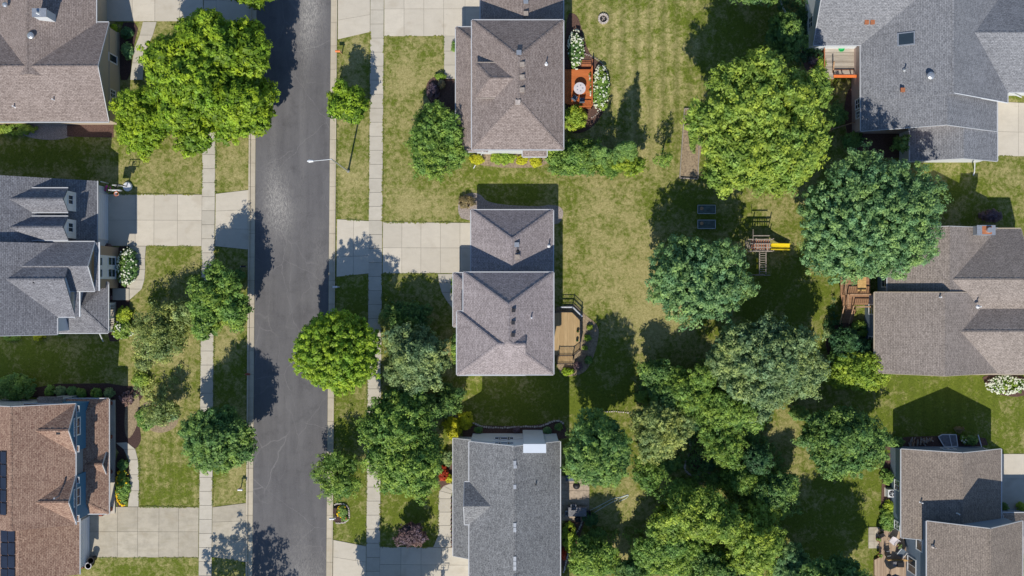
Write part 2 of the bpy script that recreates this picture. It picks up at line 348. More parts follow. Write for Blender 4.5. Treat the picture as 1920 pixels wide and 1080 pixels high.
def grid(name, X, Y, Z, mat, attrs):
    ny, nx = X.shape; v = np.stack([X, Y, Z], -1).reshape(-1, 3); i = np.arange(nx * ny).reshape(ny, nx)
    f = np.stack([i[:-1, :-1], i[:-1, 1:], i[1:, 1:], i[1:, :-1]], -1).reshape(-1, 4)
    me = bpy.data.meshes.new(name); me.vertices.add(len(v)); me.vertices.foreach_set('co', v.ravel())
    me.loops.add(f.size); me.loops.foreach_set('vertex_index', f.ravel()); me.polygons.add(len(f)); me.polygons.foreach_set('loop_start', np.arange(0, f.size, 4)); me.polygons.foreach_set('loop_total', np.full(len(f), 4))
    for k, a in attrs.items():
        at = me.attributes.new(k, 'FLOAT', 'POINT'); at.data.foreach_set('value', a.ravel().astype(np.float32))
    me.materials.append(mat); me.update(calc_edges=True); return link(name, me, kind='structure')
grid('lawn', X, Y, np.zeros(X.shape), M['grass'], {'dry': dry, 'stripe': st})

# straight things that run down the picture: x as a function of y
def LX(y, a, b): return a + (b - a) * y / 1080.0
roadL = lambda y: LX(y, 481.5, 473.5); roadR = lambda y: LX(y, 620.5, 611.5)
ty = np.arange(-400, 1500, 6.0); tx = np.linspace(0, 1, 24)
PX = np.array([[roadL(y) + (roadR(y) - roadL(y)) * t for t in tx] for y in ty]); PY = np.array([[y for t in tx] for y in ty])
px, py = PX, PY
wear = np.zeros(PX.shape)
for b_ in [(525, 395, 24, 46, 1.4), (512, 355, 20, 50, .9), (585, 15, 22, 60, 1.4), (575, 60, 14, 60, .8), (575, 1075, 48, 36, .8), (560, 1010, 30, 40, .3), (600, 480, 16, 60, .35), (567, 200, 6, 300, .22), (540, 330, 6, 300, .15), (505, 640, 6, 300, .12), (512, 240, 8, 60, .3)]:
    blob(wear, *b_)
crown_h = 0.012 + .05 * (1 - (2 * tx - 1) ** 2)
grid('road', (PX - 960) / S, (540 - PY) / S, np.tile(crown_h, (len(ty), 1)), M['asphalt'], {'wear': wear})

rnd = random.Random(3)
def slab_obj(name, quad, z0, z1, mat, parent, gap=.035):
    c = sum((Vector((q[0], q[1])) for q in quad), Vector((0, 0))) / len(quad)
    q2 = []
    n = len(quad)
    pts = [Vector((q[0], q[1])) for q in quad]
    for i in range(n):
        a, b_, d = pts[i - 1], pts[i], pts[(i + 1) % n]
        u = (a - b_).normalized(); w_ = (d - b_).normalized(); q2.append(b_ + (u + w_) * gap)
    dz = rnd.uniform(-.004, .004)
    mb = MB().prism([tuple(q) for q in q2], z0, z1 + dz)
    return mb.build(name, mat, parent)
def strip(name, pairs, mat, z1=.045, piece='slab', gap=.02, bed=True, z0=-.05):
    """pairs: list of (left, right) image points; one slab between each two"""
    o = MB()
    for (a, b_), (c, d) in zip(pairs[:-1], pairs[1:]): o.face([G(*a, .012), G(*c, .012), G(*d, .012), G(*b_, .012)])
    r = o.build(name, M['joint'], kind='structure')
    for (a, b_), (c, d) in zip(pairs[:-1], pairs[1:]):
        slab_obj(piece, [G(*a), G(*c), G(*d), G(*b_)], z0, z1, mat, r, gap)
    return r
def quadgrid(name, q, xt, yt, mat, z1=.045, gap=.014):
    """q: image corners NW, NE, SE, SW; xt, yt: joints as fractions"""
    f = lambda u, v: Vector(G(*q[0])) * (1 - u) * (1 - v) + Vector(G(*q[1])) * u * (1 - v) + Vector(G(*q[2])) * u * v + Vector(G(*q[3])) * (1 - u) * v
    o = MB().face([G(*p, .012) for p in q]); r = o.build(name, M['joint'], kind='structure')
    for i in range(len(xt) - 1):
        for j in range(len(yt) - 1):
            slab_obj('slab', [f(xt[i], yt[j]), f(xt[i + 1], yt[j]), f(xt[i + 1], yt[j + 1]), f(xt[i], yt[j + 1])], -.05, z1, mat, r, gap)
    return r
def seq(a, b, n): return [a + (b - a) * i / n for i in range(n + 1)]

# pavements
sy_ = [-60 + 26.3 * i for i in range(46)]
strip('sidewalk', [((LX(y, 694.5, 686.5), y), (LX(y, 720, 712.3), y)) for y in sy_], M['walk'], .05)
strip('sidewalk', [((LX(y + 8, 382, 372.5), y + 8), (LX(y + 8, 406.5, 397), y + 8)) for y in sy_], M['walk'], .05)
# kerbs with gutter pans: raised kerb and the flat pan
ky = [-90 + 44.0 * i for i in range(29)]
for side in (0, 1):
    if side: e = [((roadR(y) + .2, y), (roadR(y) + 9.2, y)) for y in ky]; f = [((roadR(y) + 9.2, y), (roadR(y) + 12.4, y)) for y in ky]
    else: e = [((roadL(y) - 9.2, y), (roadL(y) - .2, y)) for y in ky]; f = [((roadL(y) - 12.8, y), (roadL(y) - 9.2, y)) for y in ky]
    strip('gutter_pan', e, M['kerb'], .035, 'pan_slab', .015)
    strip('kerb', f, M['kerb'], .15, 'kerb_stone', .015)
# driveways: east side
quadgrid('driveway', [(633.5, -70), (694, -70), (694, 60), (633.5, 74)], [0, 1], [0, .37, .75, 1], M['drive'])
quadgrid('driveway', [(720.5, -70), (872, -70), (872, 67.5), (720.5, 68)], [0, .245, .49, .735, 1], [0, .32, .63, 1], M['drive'])
quadgrid('driveway', [(872, -70), (905, -70), (905, 51.5), (872, 51.5)], [0, 1], [0, .32, .7, 1], M['drive'])
quadgrid('driveway', [(632, 411), (692, 414.5), (691.5, 512.5), (631, 519)], [0, .52, 1], [0, .66, 1], M['drive'])
quadgrid('driveway', [(718, 416.5), (888, 418), (888, 512), (717.5, 512.5)], [0, .21, .42, .635, .85, 1], [0, .5, 1], M['drive'])
quadgrid('driveway', [(625, 1012), (686.5, 1024), (686, 1190), (623, 1190)], [0, 1], [0, .18, .45, .75, 1], M['drive'])
quadgrid('driveway', [(712.5, 1025), (884, 1027), (884, 1190), (711, 1190)], [0, .23, .45, .67, 1], [0, .2, .48, .75, 1], M['drive'])
# west side
quadgrid('driveway', [(203, 364), (379, 365), (378, 461.5), (203, 461)], [0, .29, .49, .74, 1], [0, .5, 1], M['drive'])
quadgrid('driveway', [(404.5, 363.5), (467, 356), (466.5, 468), (403.5, 461.5)], [0, 1], [0, .33, .66, 1], M['drive'])
quadgrid('driveway', [(163, 950), (373, 951), (372, 1045), (163, 1045)], [0, .275, .455, .645, .82, 1], [0, .49, 1], M['drive_grey'])
quadgrid('driveway', [(398.5, 951), (461.5, 943), (461, 1054), (397.5, 1044)], [0, 1], [0, .3, .62, 1], M['drive_grey'])
quadgrid('driveway', [(180, -80), (381, -80), (381, 40), (180, 40)], [0, .34, .55, .78, 1], [0, .5, 1], M['drive'])
quadgrid('driveway', [(406.5, -80), (469, -80), (468.5, 66), (406, 52)], [0, 1], [0, .3, .6, 1], M['drive'])
# right edge
quadgrid('driveway', [(1866, 190), (1990, 197), (1990, 293), (1866, 293)], [0, .35, 1], [0, .55, 1], M['drive'])
quadgrid('driveway', [(1874, 851), (2010, 851), (2010, 968), (1874, 968)], [0, .5, 1], [0, .4, 1], M['drive'])
# garden walks
def walk(name, L, Rr, mat=None): strip(name, list(zip(L, Rr)), mat or M['walk'], .045, 'slab', .02)
walk('front_walk', [(832.5, 67.5), (832.5, 96), (832.5, 122), (832, 148)], [(856, 67.5), (856, 96), (856, 122), (856, 148)])
walk('front_walk', [(821, 513.5), (823, 530), (828, 548), (838, 565), (850, 580)], [(852, 513.5), (852, 530), (853, 548), (858, 565), (862, 572)])
walk('front_walk', [(812, 1026), (821, 1005), (821.5, 985), (822, 960), (822, 935), (824, 920), (832, 911), (846, 906)], [(850, 1026), (846, 1005), (846, 985), (846, 960), (846, 935), (847, 926), (849, 920), (852, 913)])
walk('front_walk', [(242, 461.5), (243, 485), (243, 505), (240, 525), (238, 542), (230, 552)], [(274, 461.5), (272, 485), (272.5, 505), (271, 525), (266, 542), (243, 562.5)])
walk('front_walk', [(240, 950), (243, 920), (244, 890), (241, 862), (232, 842), (217, 830)], [(260, 950), (261, 920), (260.5, 890), (259, 862), (254, 842), (238, 829)])
walk('front_walk', [(268, 41), (262, 66), (252, 92), (248, 118), (244, 150)], [(294, 41), (287, 66), (275, 92), (270, 118), (268, 150)])
quadgrid('porch_step', [(212, 540), (243, 541), (243, 563), (212, 563)], [0, 1], [0, 1], M['walk'], .16)

def chaikin(p, n=2):
    for _ in range(n):
        q = []
        for i in range(len(p)):
            a, b_ = p[i], p[(i + 1) % len(p)]
            q += [(a[0] * .75 + b_[0] * .25, a[1] * .75 + b_[1] * .25), (a[0] * .25 + b_[0] * .75, a[1] * .25 + b_[1] * .75)]
        p = q
    return p
bedz = [0]
def bed(name, poly, mat, smooth=2):
    bedz[0] += 1
    p = chaikin(poly, smooth) if smooth else poly
    g = [tuple(G(*q))[:2] for q in p]
    z = .02 + .0015 * bedz[0]
    return tag(MB().prism(g, -.02, z).build(name, mat), kind='structure')
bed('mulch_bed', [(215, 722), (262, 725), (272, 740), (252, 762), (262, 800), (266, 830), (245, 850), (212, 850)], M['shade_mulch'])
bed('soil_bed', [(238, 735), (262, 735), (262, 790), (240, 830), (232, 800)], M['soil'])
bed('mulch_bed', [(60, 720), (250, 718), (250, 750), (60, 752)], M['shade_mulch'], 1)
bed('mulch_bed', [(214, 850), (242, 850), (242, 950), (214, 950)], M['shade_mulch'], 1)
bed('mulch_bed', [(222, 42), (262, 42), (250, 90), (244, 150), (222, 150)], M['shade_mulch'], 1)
bed('rock_bed', [(20, 226), (160, 226), (135, 258), (90, 264), (40, 255)], M['rock'])
bed('soil_bed', [(126, 228), (213, 228), (213, 258), (126, 256)], M['mulch'], 0)
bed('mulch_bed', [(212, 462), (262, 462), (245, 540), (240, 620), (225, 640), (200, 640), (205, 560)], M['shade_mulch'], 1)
bed('soil_bed', [(262, 755), (300, 750), (335, 765), (335, 800), (300, 815), (268, 800)], M['soil'])
bed('mulch_bed', [(868, 800), (905, 797), (960, 799), (1010, 797), (1040, 788), (1060, 793), (1064, 830), (868, 830)], M['mulch'], 1)
bed('soil_bed', [(820, 855), (850, 850), (850, 910), (825, 920), (815, 890)], M['mulch'])
bed('rock_bed', [(1050, 575), (1080, 568), (1095, 590), (1118, 605), (1125, 625), (1110, 680), (1090, 705), (1040, 706), (1040, 575)], M['soil'])
bed('rock_bed', [(860, 372), (876, 362), (900, 362), (915, 382), (1010, 388), (1035, 383), (1056, 390), (1056, 410), (1040, 425), (870, 415), (858, 400)], M['rock'])
bed('mulch_bed', [(800, 150), (832, 138), (857, 150), (857, 210), (820, 210), (798, 180)], M['mulch'])
bed('mulch_bed', [(1058, 25), (1082, 25), (1092, 60), (1105, 105), (1135, 125), (1145, 165), (1135, 210), (1100, 250), (1060, 250)], M['mulch'])
bed('mulch_bed', [(885, 283), (1030, 283), (1030, 312), (960, 316), (885, 308)], M['soil'], 1)
bed('soil_bed', [(1284, 205), (1312, 208), (1315, 280), (1306, 334), (1276, 334)], M['soil'], 0)
bed('mulch_bed', [(1052, 970), (1100, 960), (1090, 1000), (1068, 1050), (1052, 1080)], M['mulch'], 1)
bed('mulch_bed', [(1296, 820), (1330, 815), (1335, 850), (1320, 882), (1296, 885), (1286, 866)], M['mulch'])
bed('flower_bed', [(624, 950), (640, 943), (655, 950), (656, 975), (642, 981), (624, 980)], M['shade_mulch'])
bed('mulch_bed', [(1655, 820), (1845, 815), (1855, 840), (1655, 850)], M['mulch'], 1)
bed('mulch_bed', [(1655, 850), (1690, 850), (1690, 990), (1650, 1000)], M['mulch'], 1)
bed('mulch_bed', [(1540, 610), (1620, 600), (1640, 700), (1560, 700)], M['mulch'])
bed('mulch_bed', [(1500, 20), (1545, 20), (1548, 150), (1500, 130)], M['mulch'])
bed('mulch_bed', [(1590, 160), (1615, 160), (1720, 250), (1720, 300), (1600, 290), (1580, 220)], M['mulch'])
bed('mulch_bed', [(1838, 702), (1930, 702), (1930, 745), (1870, 742), (1848, 720)], M['mulch'])

# ------------------------------------------------------------------ houses
WALLS = {}
def uvface(mb, pts, seed=0.0):
    p0, p1, p2 = [Vector(p) for p in pts[:3]]
    n = (p1 - p0).cross(p2 - p0).normalized()
    if n.z < 0: n = -n
    u = Vector((0, 0, 1)).cross(n)
    u = Vector((1, 0, 0)) if u.length < 1e-4 else u.normalized()
    v = n.cross(u)
    mb.face(pts, [(Vector(p).dot(u) + seed, Vector(p).dot(v)) for p in pts])
def inset_ring(ring, oh):
    n = len(ring); out = []
    for i in range(n):
        a, b_, c = ring[i - 1], ring[i], ring[(i + 1) % n]
        e1 = Vector((b_[0] - a[0], b_[1] - a[1])); e2 = Vector((c[0] - b_[0], c[1] - b_[1])); e1.normalize(); e2.normalize()
        n1 = Vector((-e1.y, e1.x)); n2 = Vector((-e2.y, e2.x))
        if abs(e1.cross(e2)) < .2: q = Vector((b_[0], b_[1])) + n1 * oh; z = b_[2] - .09
        else: q = Vector((b_[0], b_[1])) + (n1 + n2) * oh; z = b_[2] + .04
        out.append((q.x, q.y, z))
    return out
def block(house, rect, ze, axis='y', zr=None, slope=.5, ridge=None, r0=None, r1=None, roof='r_taupe', wall='whitewall', oh=.35,
          gut='NSEW', cap=True, rec=(0, 0), trim='white', zb=0.0):
    """rect: image x0,y0,x1,y1 of the eaves at height ze. axis of the ridge. r0/r1: image coord of ridge ends (N/W end, S/E end), None = gable."""
    a = P(rect[0], rect[3], ze); b_ = P(rect[2], rect[1], ze); x0, y0, x1, y1 = a.x, a.y, b_.x, b_.y
    half = ((x1 - x0) if axis == 'y' else (y1 - y0)) / 2
    if zr is None: zr = ze + half * slope
    k = (1 - zr / H) / S
    if axis == 'y':
        c = (x0 + x1) / 2 if ridge is None else (ridge - 960) * k
        e1 = y1 if r0 is None else (540 - r0) * k; e0 = y0 if r1 is None else (540 - r1) * k
        e1 -= rec[0] if r0 is None else 0; e0 += rec[1] if r1 is None else 0
        RS, RN = (c, e0, zr), (c, e1, zr)
        SW, SE, NE, NW = (x0, y0, ze), (x1, y0, ze), (x1, y1, ze), (x0, y1, ze)
        faces = [[SW, RS, RN, NW], [SE, NE, RN, RS]]
        ring = [SW] + ([] if r1 is not None else [RS]) + [SE, NE] + ([] if r0 is not None else [RN]) + [NW]
        if r1 is not None: faces.append([SW, SE, RS])
        if r0 is not None: faces.append([NE, NW, RN])
        eaves = {'W': (SW, NW), 'E': (SE, NE)}; rakes = {}
        if r1 is not None: eaves['S'] = (SW, SE)
        else: rakes['S'] = [(SW, RS), (RS, SE)]
        if r0 is not None: eaves['N'] = (NW, NE)
        else: rakes['N'] = [(NW, RN), (RN, NE)]
        hips = [(RS, RN)] + ([(SW, RS), (SE, RS)] if r1 is not None else []) + ([(NW, RN), (NE, RN)] if r0 is not None else [])
    else:
        c = (y0 + y1) / 2 if ridge is None else (540 - ridge) * k
        e0 = x0 if r0 is None else (r0 - 960) * k; e1 = x1 if r1 is None else (r1 - 960) * k
        RW, RE = (e0, c, zr), (e1, c, zr)
        SW, SE, NE, NW = (x0, y0, ze), (x1, y0, ze), (x1, y1, ze), (x0, y1, ze)
        faces = [[SW, SE, RE, RW], [NW, RW, RE, NE]]
        ring = [SW, SE] + ([] if r1 is not None else [RE]) + [NE, NW] + ([] if r0 is not None else [RW])
        if r1 is not None: faces.append([SE, NE, RE])
        if r0 is not None: faces.append([SW, RW, NW])
        eaves = {'S': (SW, SE), 'N': (NW, NE)}; rakes = {}
        if r1 is not None: eaves['E'] = (SE, NE)
        else: rakes['E'] = [(SE, RE), (RE, NE)]
        if r0 is not None: eaves['W'] = (SW, NW)
        else: rakes['W'] = [(SW, RW), (RW, NW)]
        hips = [(RW, RE)] + ([(SE, RE), (NE, RE)] if r1 is not None else []) + ([(SW, RW), (NW, RW)] if r0 is not None else [])
    th = .16; mb = MB(); sd = rnd.uniform(0, 9)
    for f in faces:
        nz = (Vector(f[1]) - Vector(f[0])).cross(Vector(f[2]) - Vector(f[0])).z
        if nz < 0: f = f[::-1]
        uvface(mb, f, sd); mb.face([(p[0], p[1], p[2] - th) for p in reversed(f)])
    for i in range(len(ring)):
        p, q = ring[i], ring[(i + 1) % len(ring)]; mb.face([(p[0], p[1], p[2] - th), (q[0], q[1], q[2] - th), q, p])
    ro = mb.build('roof', M[roof], house)
    # trim: gutters on the eaves, fascia on the rakes
    for s_, (p, q) in eaves.items():
        if s_ in gut:
            d = {'W': (-.06, 0), 'E': (.06, 0), 'S': (0, -.06), 'N': (0, .06)}[s_]
            MB().beam((p[0] + d[0], p[1] + d[1], p[2] - .06), (q[0] + d[0], q[1] + d[1], q[2] - .06), .1, .12).build('gutter', M['gutter' if trim == 'white' else trim], ro)
    for s_, L in rakes.items():
        if s_ in gut:
            d = {'W': (-.03, 0), 'E': (.03, 0), 'S': (0, -.03), 'N': (0, .03)}[s_]
            m2 = MB()
            for p, q in L: m2.beam((p[0] + d[0], p[1] + d[1], p[2] - .07), (q[0] + d[0], q[1] + d[1], q[2] - .07), .06, .17)
            m2.build('fascia', M['gutter' if trim == 'white' else trim], ro)
    if cap:
        m2 = MB()
        for p, q in hips:
            if (Vector(p) - Vector(q)).length < .05: continue
            p = Vector(p) + Vector((0, 0, .012)); q = Vector(q) + Vector((0, 0, .012)); L = (q - p).length; n = max(1, int(L / .32))
            d = (q - p); flat = Vector((-d.y, d.x, 0)).normalized() * .16; dn = Vector((0, 0, -.07 if p.z == q.z else -.03))
            for i in range(n):
                a_ = p + d * (i / n); b2 = p + d * ((i + .96) / n); lift = Vector((0, 0, .022 * (i % 2)))
                uvface(m2, [a_ + lift, b2 + lift, b2 + flat + dn + lift, a_ + flat + dn + lift]); uvface(m2, [a_ + lift, a_ - flat + dn + lift, b2 - flat + dn + lift, b2 + lift])
        if m2.v: m2.build('ridge_cap', M[roof], ro)
    # walls
    wr = inset_ring(ring, oh); wm = MB(); segs = WALLS.setdefault(house.name, [])
    for i in range(len(wr)):
        p, q = wr[i], wr[(i + 1) % len(wr)]
        wm.face([(p[0], p[1], zb), (q[0], q[1], zb), q, p]); segs.append((Vector(p), Vector(q)))
    wm.build('wall', M[wall], house)
    return ro
def snap(house, p, facing):
    best = None; nx, ny = {'W': (-1, 0), 'E': (1, 0), 'S': (0, -1), 'N': (0, 1)}[facing]
    for a, b_ in WALLS[house.name]:
        d = Vector((b_.x - a.x, b_.y - a.y)); 
        if d.length < .1: continue
        d.normalize(); n = Vector((d.y, -d.x))
        if n.dot(Vector((nx, ny))) < .8: continue
        if nx: lo, hi = min(a.y, b_.y), max(a.y, b_.y); t = p.y; dist = abs(a.x - p.x)
        else: lo, hi = min(a.x, b_.x), max(a.x, b_.x); t = p.x; dist = abs(a.y - p.y)
        if t < lo - .3 or t > hi + .3: dist += 5
        if best is None or dist < best[0]: best = (dist, a.x if nx else a.y)
    q = Vector(p)
    if nx: q.x = best[1]
    else: q.y = best[1]
    return q, Vector((nx, ny, 0))
def window(house, x, y, z, facing, w=1.2, h=1.4, nx=2, ny=2, trim='white', d=.05, frame=.12, door=None, b0=0.0):
    q, n = snap(house, P(x, y, z), facing); q = q + n * b0; t = Vector((-n.y, n.x, 0)); up = Vector((0, 0, 1))
    mb = MB(); f0 = q + n * (d * .5 + .004)
    def bar(c1, c2, wd, hh=None):
        mb.beam(f0 + t * c1[0] + up * c1[1], f0 + t * c2[0] + up * c2[1], d, wd) if c1[1] == c2[1] else mb.beam(f0 + t * c1[0] + up * c1[1], f0 + t * c2[0] + up * c2[1], wd, d) if n.y == 0 else mb.beam(f0 + t * c1[0] + up * c1[1], f0 + t * c2[0] + up * c2[1], wd, d)
    def rect(u0, v0, u1, v1, dd):
        a = q + n * .004 + t * u0 + up * v0; b_ = q + n * dd + t * u1 + up * v1; mb.box(a, b_)
    W2, H2 = w / 2, h / 2
    rect(-W2, H2 - frame, W2, H2, d); rect(-W2, -H2, W2, -H2 + frame, d + .02); rect(-W2, -H2 + frame, -W2 + frame, H2 - frame, d); rect(W2 - frame, -H2 + frame, W2, H2 - frame, d)
    for i in range(1, nx):
        u = -W2 + w * i / nx; rect(u - .035, -H2 + frame, u + .035, H2 - frame, d - .01)
    for j in range(1, ny):
        v = -H2 + h * j / ny
        for i in range(nx):
            ua = -W2 + w * i / nx + (.035 if i else frame); ub = -W2 + w * (i + 1) / nx - (.035 if i < nx - 1 else frame)
            rect(ua, v - .03, ub, v + .03, d - .01)
    fo = mb.build(door or 'window', M[trim], house)
    g = MB()
    a = q + n * .002 + t * (-W2 + frame * .9) + up * (-H2 + frame * .9); b_ = q + n * .015 + t * (W2 - frame * .9) + up * (H2 - frame * .9); g.box(a, b_)
    g.build('pane', M['glass'], fo); return fo
def garage_door(house, x, y, z, facing, w, h=2.2, mat='garage'):
    q, n = snap(house, P(x, y, z), facing); q.z = h / 2 + .05; t = Vector((-n.y, n.x, 0)); up = Vector((0, 0, 1))
    mb = MB(); k = 4
    r = MB()
    for (u0, v0, u1, v1) in ((-w / 2 - .15, -h / 2, -w / 2, h / 2 + .15), (w / 2, -h / 2, w / 2 + .15, h / 2 + .15), (-w / 2, h / 2, w / 2, h / 2 + .15)):
        r.box(q + n * .004 + t * u0 + up * v0, q + n * .08 + t * u1 + up * v1)
    ro = r.build('garage_door', M['white'], house)
    for i in range(k):
        MB().box(q + n * .004 + t * (-w / 2) + up * (-h / 2 + h * i / k + .015), q + n * .05 + t * (w / 2) + up * (-h / 2 + h * (i + 1) / k - .015)).build('door_panel', M[mat], ro)
def roof_z(x, y):   # placeholder, heights are passed in
    return 0
def boxvent(ro, x, y, z, s=.45, mat='greywood', h=.22):
    p = P(x, y, z); MB().obox((p.x, p.y, z), (s, s, h)).obox((p.x, p.y, z + h / 2 + .02), (s * 1.15, s * 1.15, .04)).build('roof_vent', M[mat], ro)
def pipevent(ro, x, y, z, mat='white'):
    p = P(x, y, z); MB().tube((p.x, p.y, z - .35), (p.x, p.y, z + .4), .07).lathe((p.x, p.y, z - .3), [(.22, 0), (.2, .08), (.08, .2)], 10).build('vent_pipe', M[mat], ro)
def domevent(ro, x, y, z, r=.35, mat='metal'):
    p = P(x, y, z); MB().lathe((p.x, p.y, z - .25), [(r * .7, 0), (r * .7, .3), (r, .3), (r * .95, .4), (r * .6, .5), (0.01, .54)], 18).build('roof_vent', M[mat], ro)
def downspout(house, pts, mat='white'):
    m = MB()
    for a, b_ in zip(pts[:-1], pts[1:]): m.beam(a, b_, .09)
    m.build('downspout', M[mat], house)

# top centre house
hD = thing('house', 'taupe hip roofed house beside the orange deck with a raised hip dormer', 'house', G(970, 160))
rD = block(hD, (885, 38, 1056, 280), 5.8, 'y', 8.2, r0=106, r1=187, roof='r_taupe', ridge=972)
block(hD, (892, 118, 985, 183), 7.0, 'x', slope=.52, r0=919, roof='r_taupe', zb=5.5, gut='SN', trim='greywood')
block(hD, (855, 51, 915, 284), 3.0, 'y', 4.0, r0=75, r1=262, roof='r_taupe')
block(hD, (980, 255, 1025, 293.5), 3.0, 'y', 3.35, roof='r_taupe', r1=278, wall='whitewall', cap=False)
rDg = block(hD, (901, -130, 1056, 70), 3.0, 'y', 5.2, r0=-70, roof='r_taupe', gut='NWE')
for v in ((979, 121, 8.05), (979, 145, 8.05), (979, 169, 8.05)): boxvent(rD, *v)
boxvent(rD, 973, 99, 8.0, mat='metal'); boxvent(rD, 971, 192, 8.15, mat='stone'); pipevent(rD, 1024, 119, 7.0)
boxvent(rDg, 986, 3, 5.15, mat='metal'); boxvent(rDg, 986, 26, 5.15, mat='greywood')
for x in (915, 955, 1040): window(hD, x, 281, 4.3, 'S', 1.3, 1.3)
window(hD, 1050, 240, 4.5, 'E'); window(hD, 1050, 140, 4.5, 'E'); window(hD, 1050, 80, 4.5, 'E'); garage_door(hD, 905, -20, 0, 'W', 4.8)
window(hD, 1056, 135, 1.2, 'E', 1.8, 2.1, 2, 1, door='patio_door')
downspout(hD, [P(905, 284, 3), G(902, 292, .3), G(888, 316, .12)])

# middle house
hE = thing('house', 'mauve grey hip roofed house beside the tan deck with cut corners', 'house', G(955, 570))
rE = block(hE, (869, 511, 1037.5, 702), 5.8, 'y', 8.2, r0=572, r1=641, ridge=953.5, roof='r_taupe2')
block(hE, (857, 584, 985, 702.8), 5.77, 'x', 8.02, r0=934, roof='r_taupe2', gut='WNS')
block(hE, (850, 512, 902, 612), 3.0, 'y', 3.9, r0=535, r1=590, roof='r_taupe2')
rEg = block(hE, (883.5, 394, 1037, 560), 3.0, 'y', 5.15, r0=449, ridge=960, roof='r_taupe2', gut='NWE')
for v in ((963, 582, 8.05), (962, 605, 8.05), (962, 628, 8.05)): boxvent(rE, *v, s=.34, mat='dark')
pipevent(rE, 996, 596, 7.1); boxvent(rEg, 969, 459, 5.0, mat='metal'); boxvent(rEg, 970, 482, 5.0, mat='greywood'); pipevent(rEg, 970, 471, 5.1, 'dark'); pipevent(rEg, 1029, 461, 3.5)
garage_door(hE, 886, 465, 0, 'W', 4.8)
for y in (540, 600, 670): window(hE, 1040, y, 4.3, 'E')
window(hE, 1040, 620, 1.9, 'E', 1.8, 2.1, 2, 1, door='patio_door')

# bottom centre house
hF = thing('house', 'mottled dark grey gabled house with pale siding and a boxed chimney on its gable wall', 'house', G(960, 960))
rF = block(hF, (880, 828, 1050, 1240), 6.0, 'y', 8.9, roof='r_mottle', wall='pale', oh=.1)
block(hF, (850, 822, 990, 1042), 3.2, 'y', slope=.62, roof='r_mottle', wall='pale', cap=False)
block(hF, (871, 904, 950, 983), 6.02, 'x', slope=.62, roof='r_mottle', wall='pale', gut='NSW', cap=False)
boxvent(rF, 966, 875, 8.9, .3, 'metal', .1); pipevent(rF, 1005, 908, 7.5, 'dark')
m_ = MB()
for y in range(846, 1081, 9):
    if rnd.random() < .35: a, b_ = P(962.5, y, 9.0), P(968, y + 8, 9.0); m_.box((a.x, a.y, 8.9), (b_.x, b_.y, 8.97))
m_.build('ridge_vent', M['metal'], rF)
g0, g1 = P(980, 806), P(1017, 806); cc = MB(); cc.box((g0.x, g0.y - .8, 0), (g1.x, g0.y, 9.3)); cc.build('chimney_chase', M['pale'], hF)
cc = MB().box((g0.x - .06, g0.y - .86, 9.3), (g1.x + .06, g0.y + .06, 9.42)); cc.build('chase_cap', M['pale'], hF)
for zz, yy in ((6.5, 831), (3.5, 822)):
    for xx, ww in ((933, .7), (945.5, 1.25), (957.5, .7)): window(hF, xx, yy, zz, 'N', ww, .9 if zz > 6 else 1.3, 1, 1, frame=.08)
window(hF, 1046, 880, 1.9, 'E', 2.4, 2.1, 2, 1, door='patio_door'); window(hF, 1046, 950, 1.9, 'E', 1.4, 1.3); window(hF, 1046, 900, 4.6, 'E')
garage_door(hF, 870, 1075, 0, 'W', 4.8)

# top left house
hA = thing('house', 'taupe gabled house in the upper left with sage gable wall and pale box chimney', 'house', G(110, 140))
rA = block(hA, (-150, 42, 204, 228), 3.4, 'x', 6.0, roof='r_taupe', wall='beige', oh=.3)
rA2 = block(hA, (-15, -130, 180, 150), 3.45, 'y', 6.15, ridge=50, roof='r_taupe', wall='beige', gut='E')
q = P(182, 120, 6.0); e1 = P(203.5, 228, 3.4); e2 = P(204.5, 42, 3.4); xw = q.x - .28
g_ = MB().face([(xw, e1.y + .35, 3.35), (xw, e2.y - .35, 3.35), (xw, q.y, 5.88)]).face([(xw, e1.y + .3, 2.75), (xw, e2.y - .3, 2.75), (xw, e2.y - .3, 3.35), (xw, e1.y + .3, 3.35)])
g_.build('gable_siding', M['sage'], hA)
MB().box((xw - .2, e1.y + .25, 2.6), (xw + .12, e2.y - .25, 2.74)).build('ledge', M['beige'], hA)
window(hA, 214, 183, 1.8, 'E', 1.8, 1.3, 4, 2); window(hA, 214, 110, 1.8, 'E', 1.0, 2.1, 1, 1, door='front_door')
c0 = P(76, 25, 6.8)
ch = MB().box((c0.x - .7, c0.y - .4, 5), (c0.x + .7, c0.y + .4, 7.0)).build('chimney', M['whitewall'], hA); MB().box((c0.x - .76, c0.y - .46, 7.0), (c0.x + .76, c0.y + .46, 7.08)).tube((c0.x - .2, c0.y, 7.08), (c0.x - .2, c0.y, 7.4), .16).build('flue_cap', M['metal'], ch)
domevent(rA2, 58, 67, 6.1, .38); domevent(rA2, 10, 9, 5.3, .28); pipevent(rA, 27, 200, 4.2); pipevent(rA, 101, 187, 4.5)
pf = MB().box(G(208, 62, 0), G(224, 150, .35)).build('porch_floor', M['walk'], hA)
for y in (64, 106, 148): MB().box(G(219, y, .35), G(223, y + 4, 2.5)).build('porch_post', M['beige'], hA)

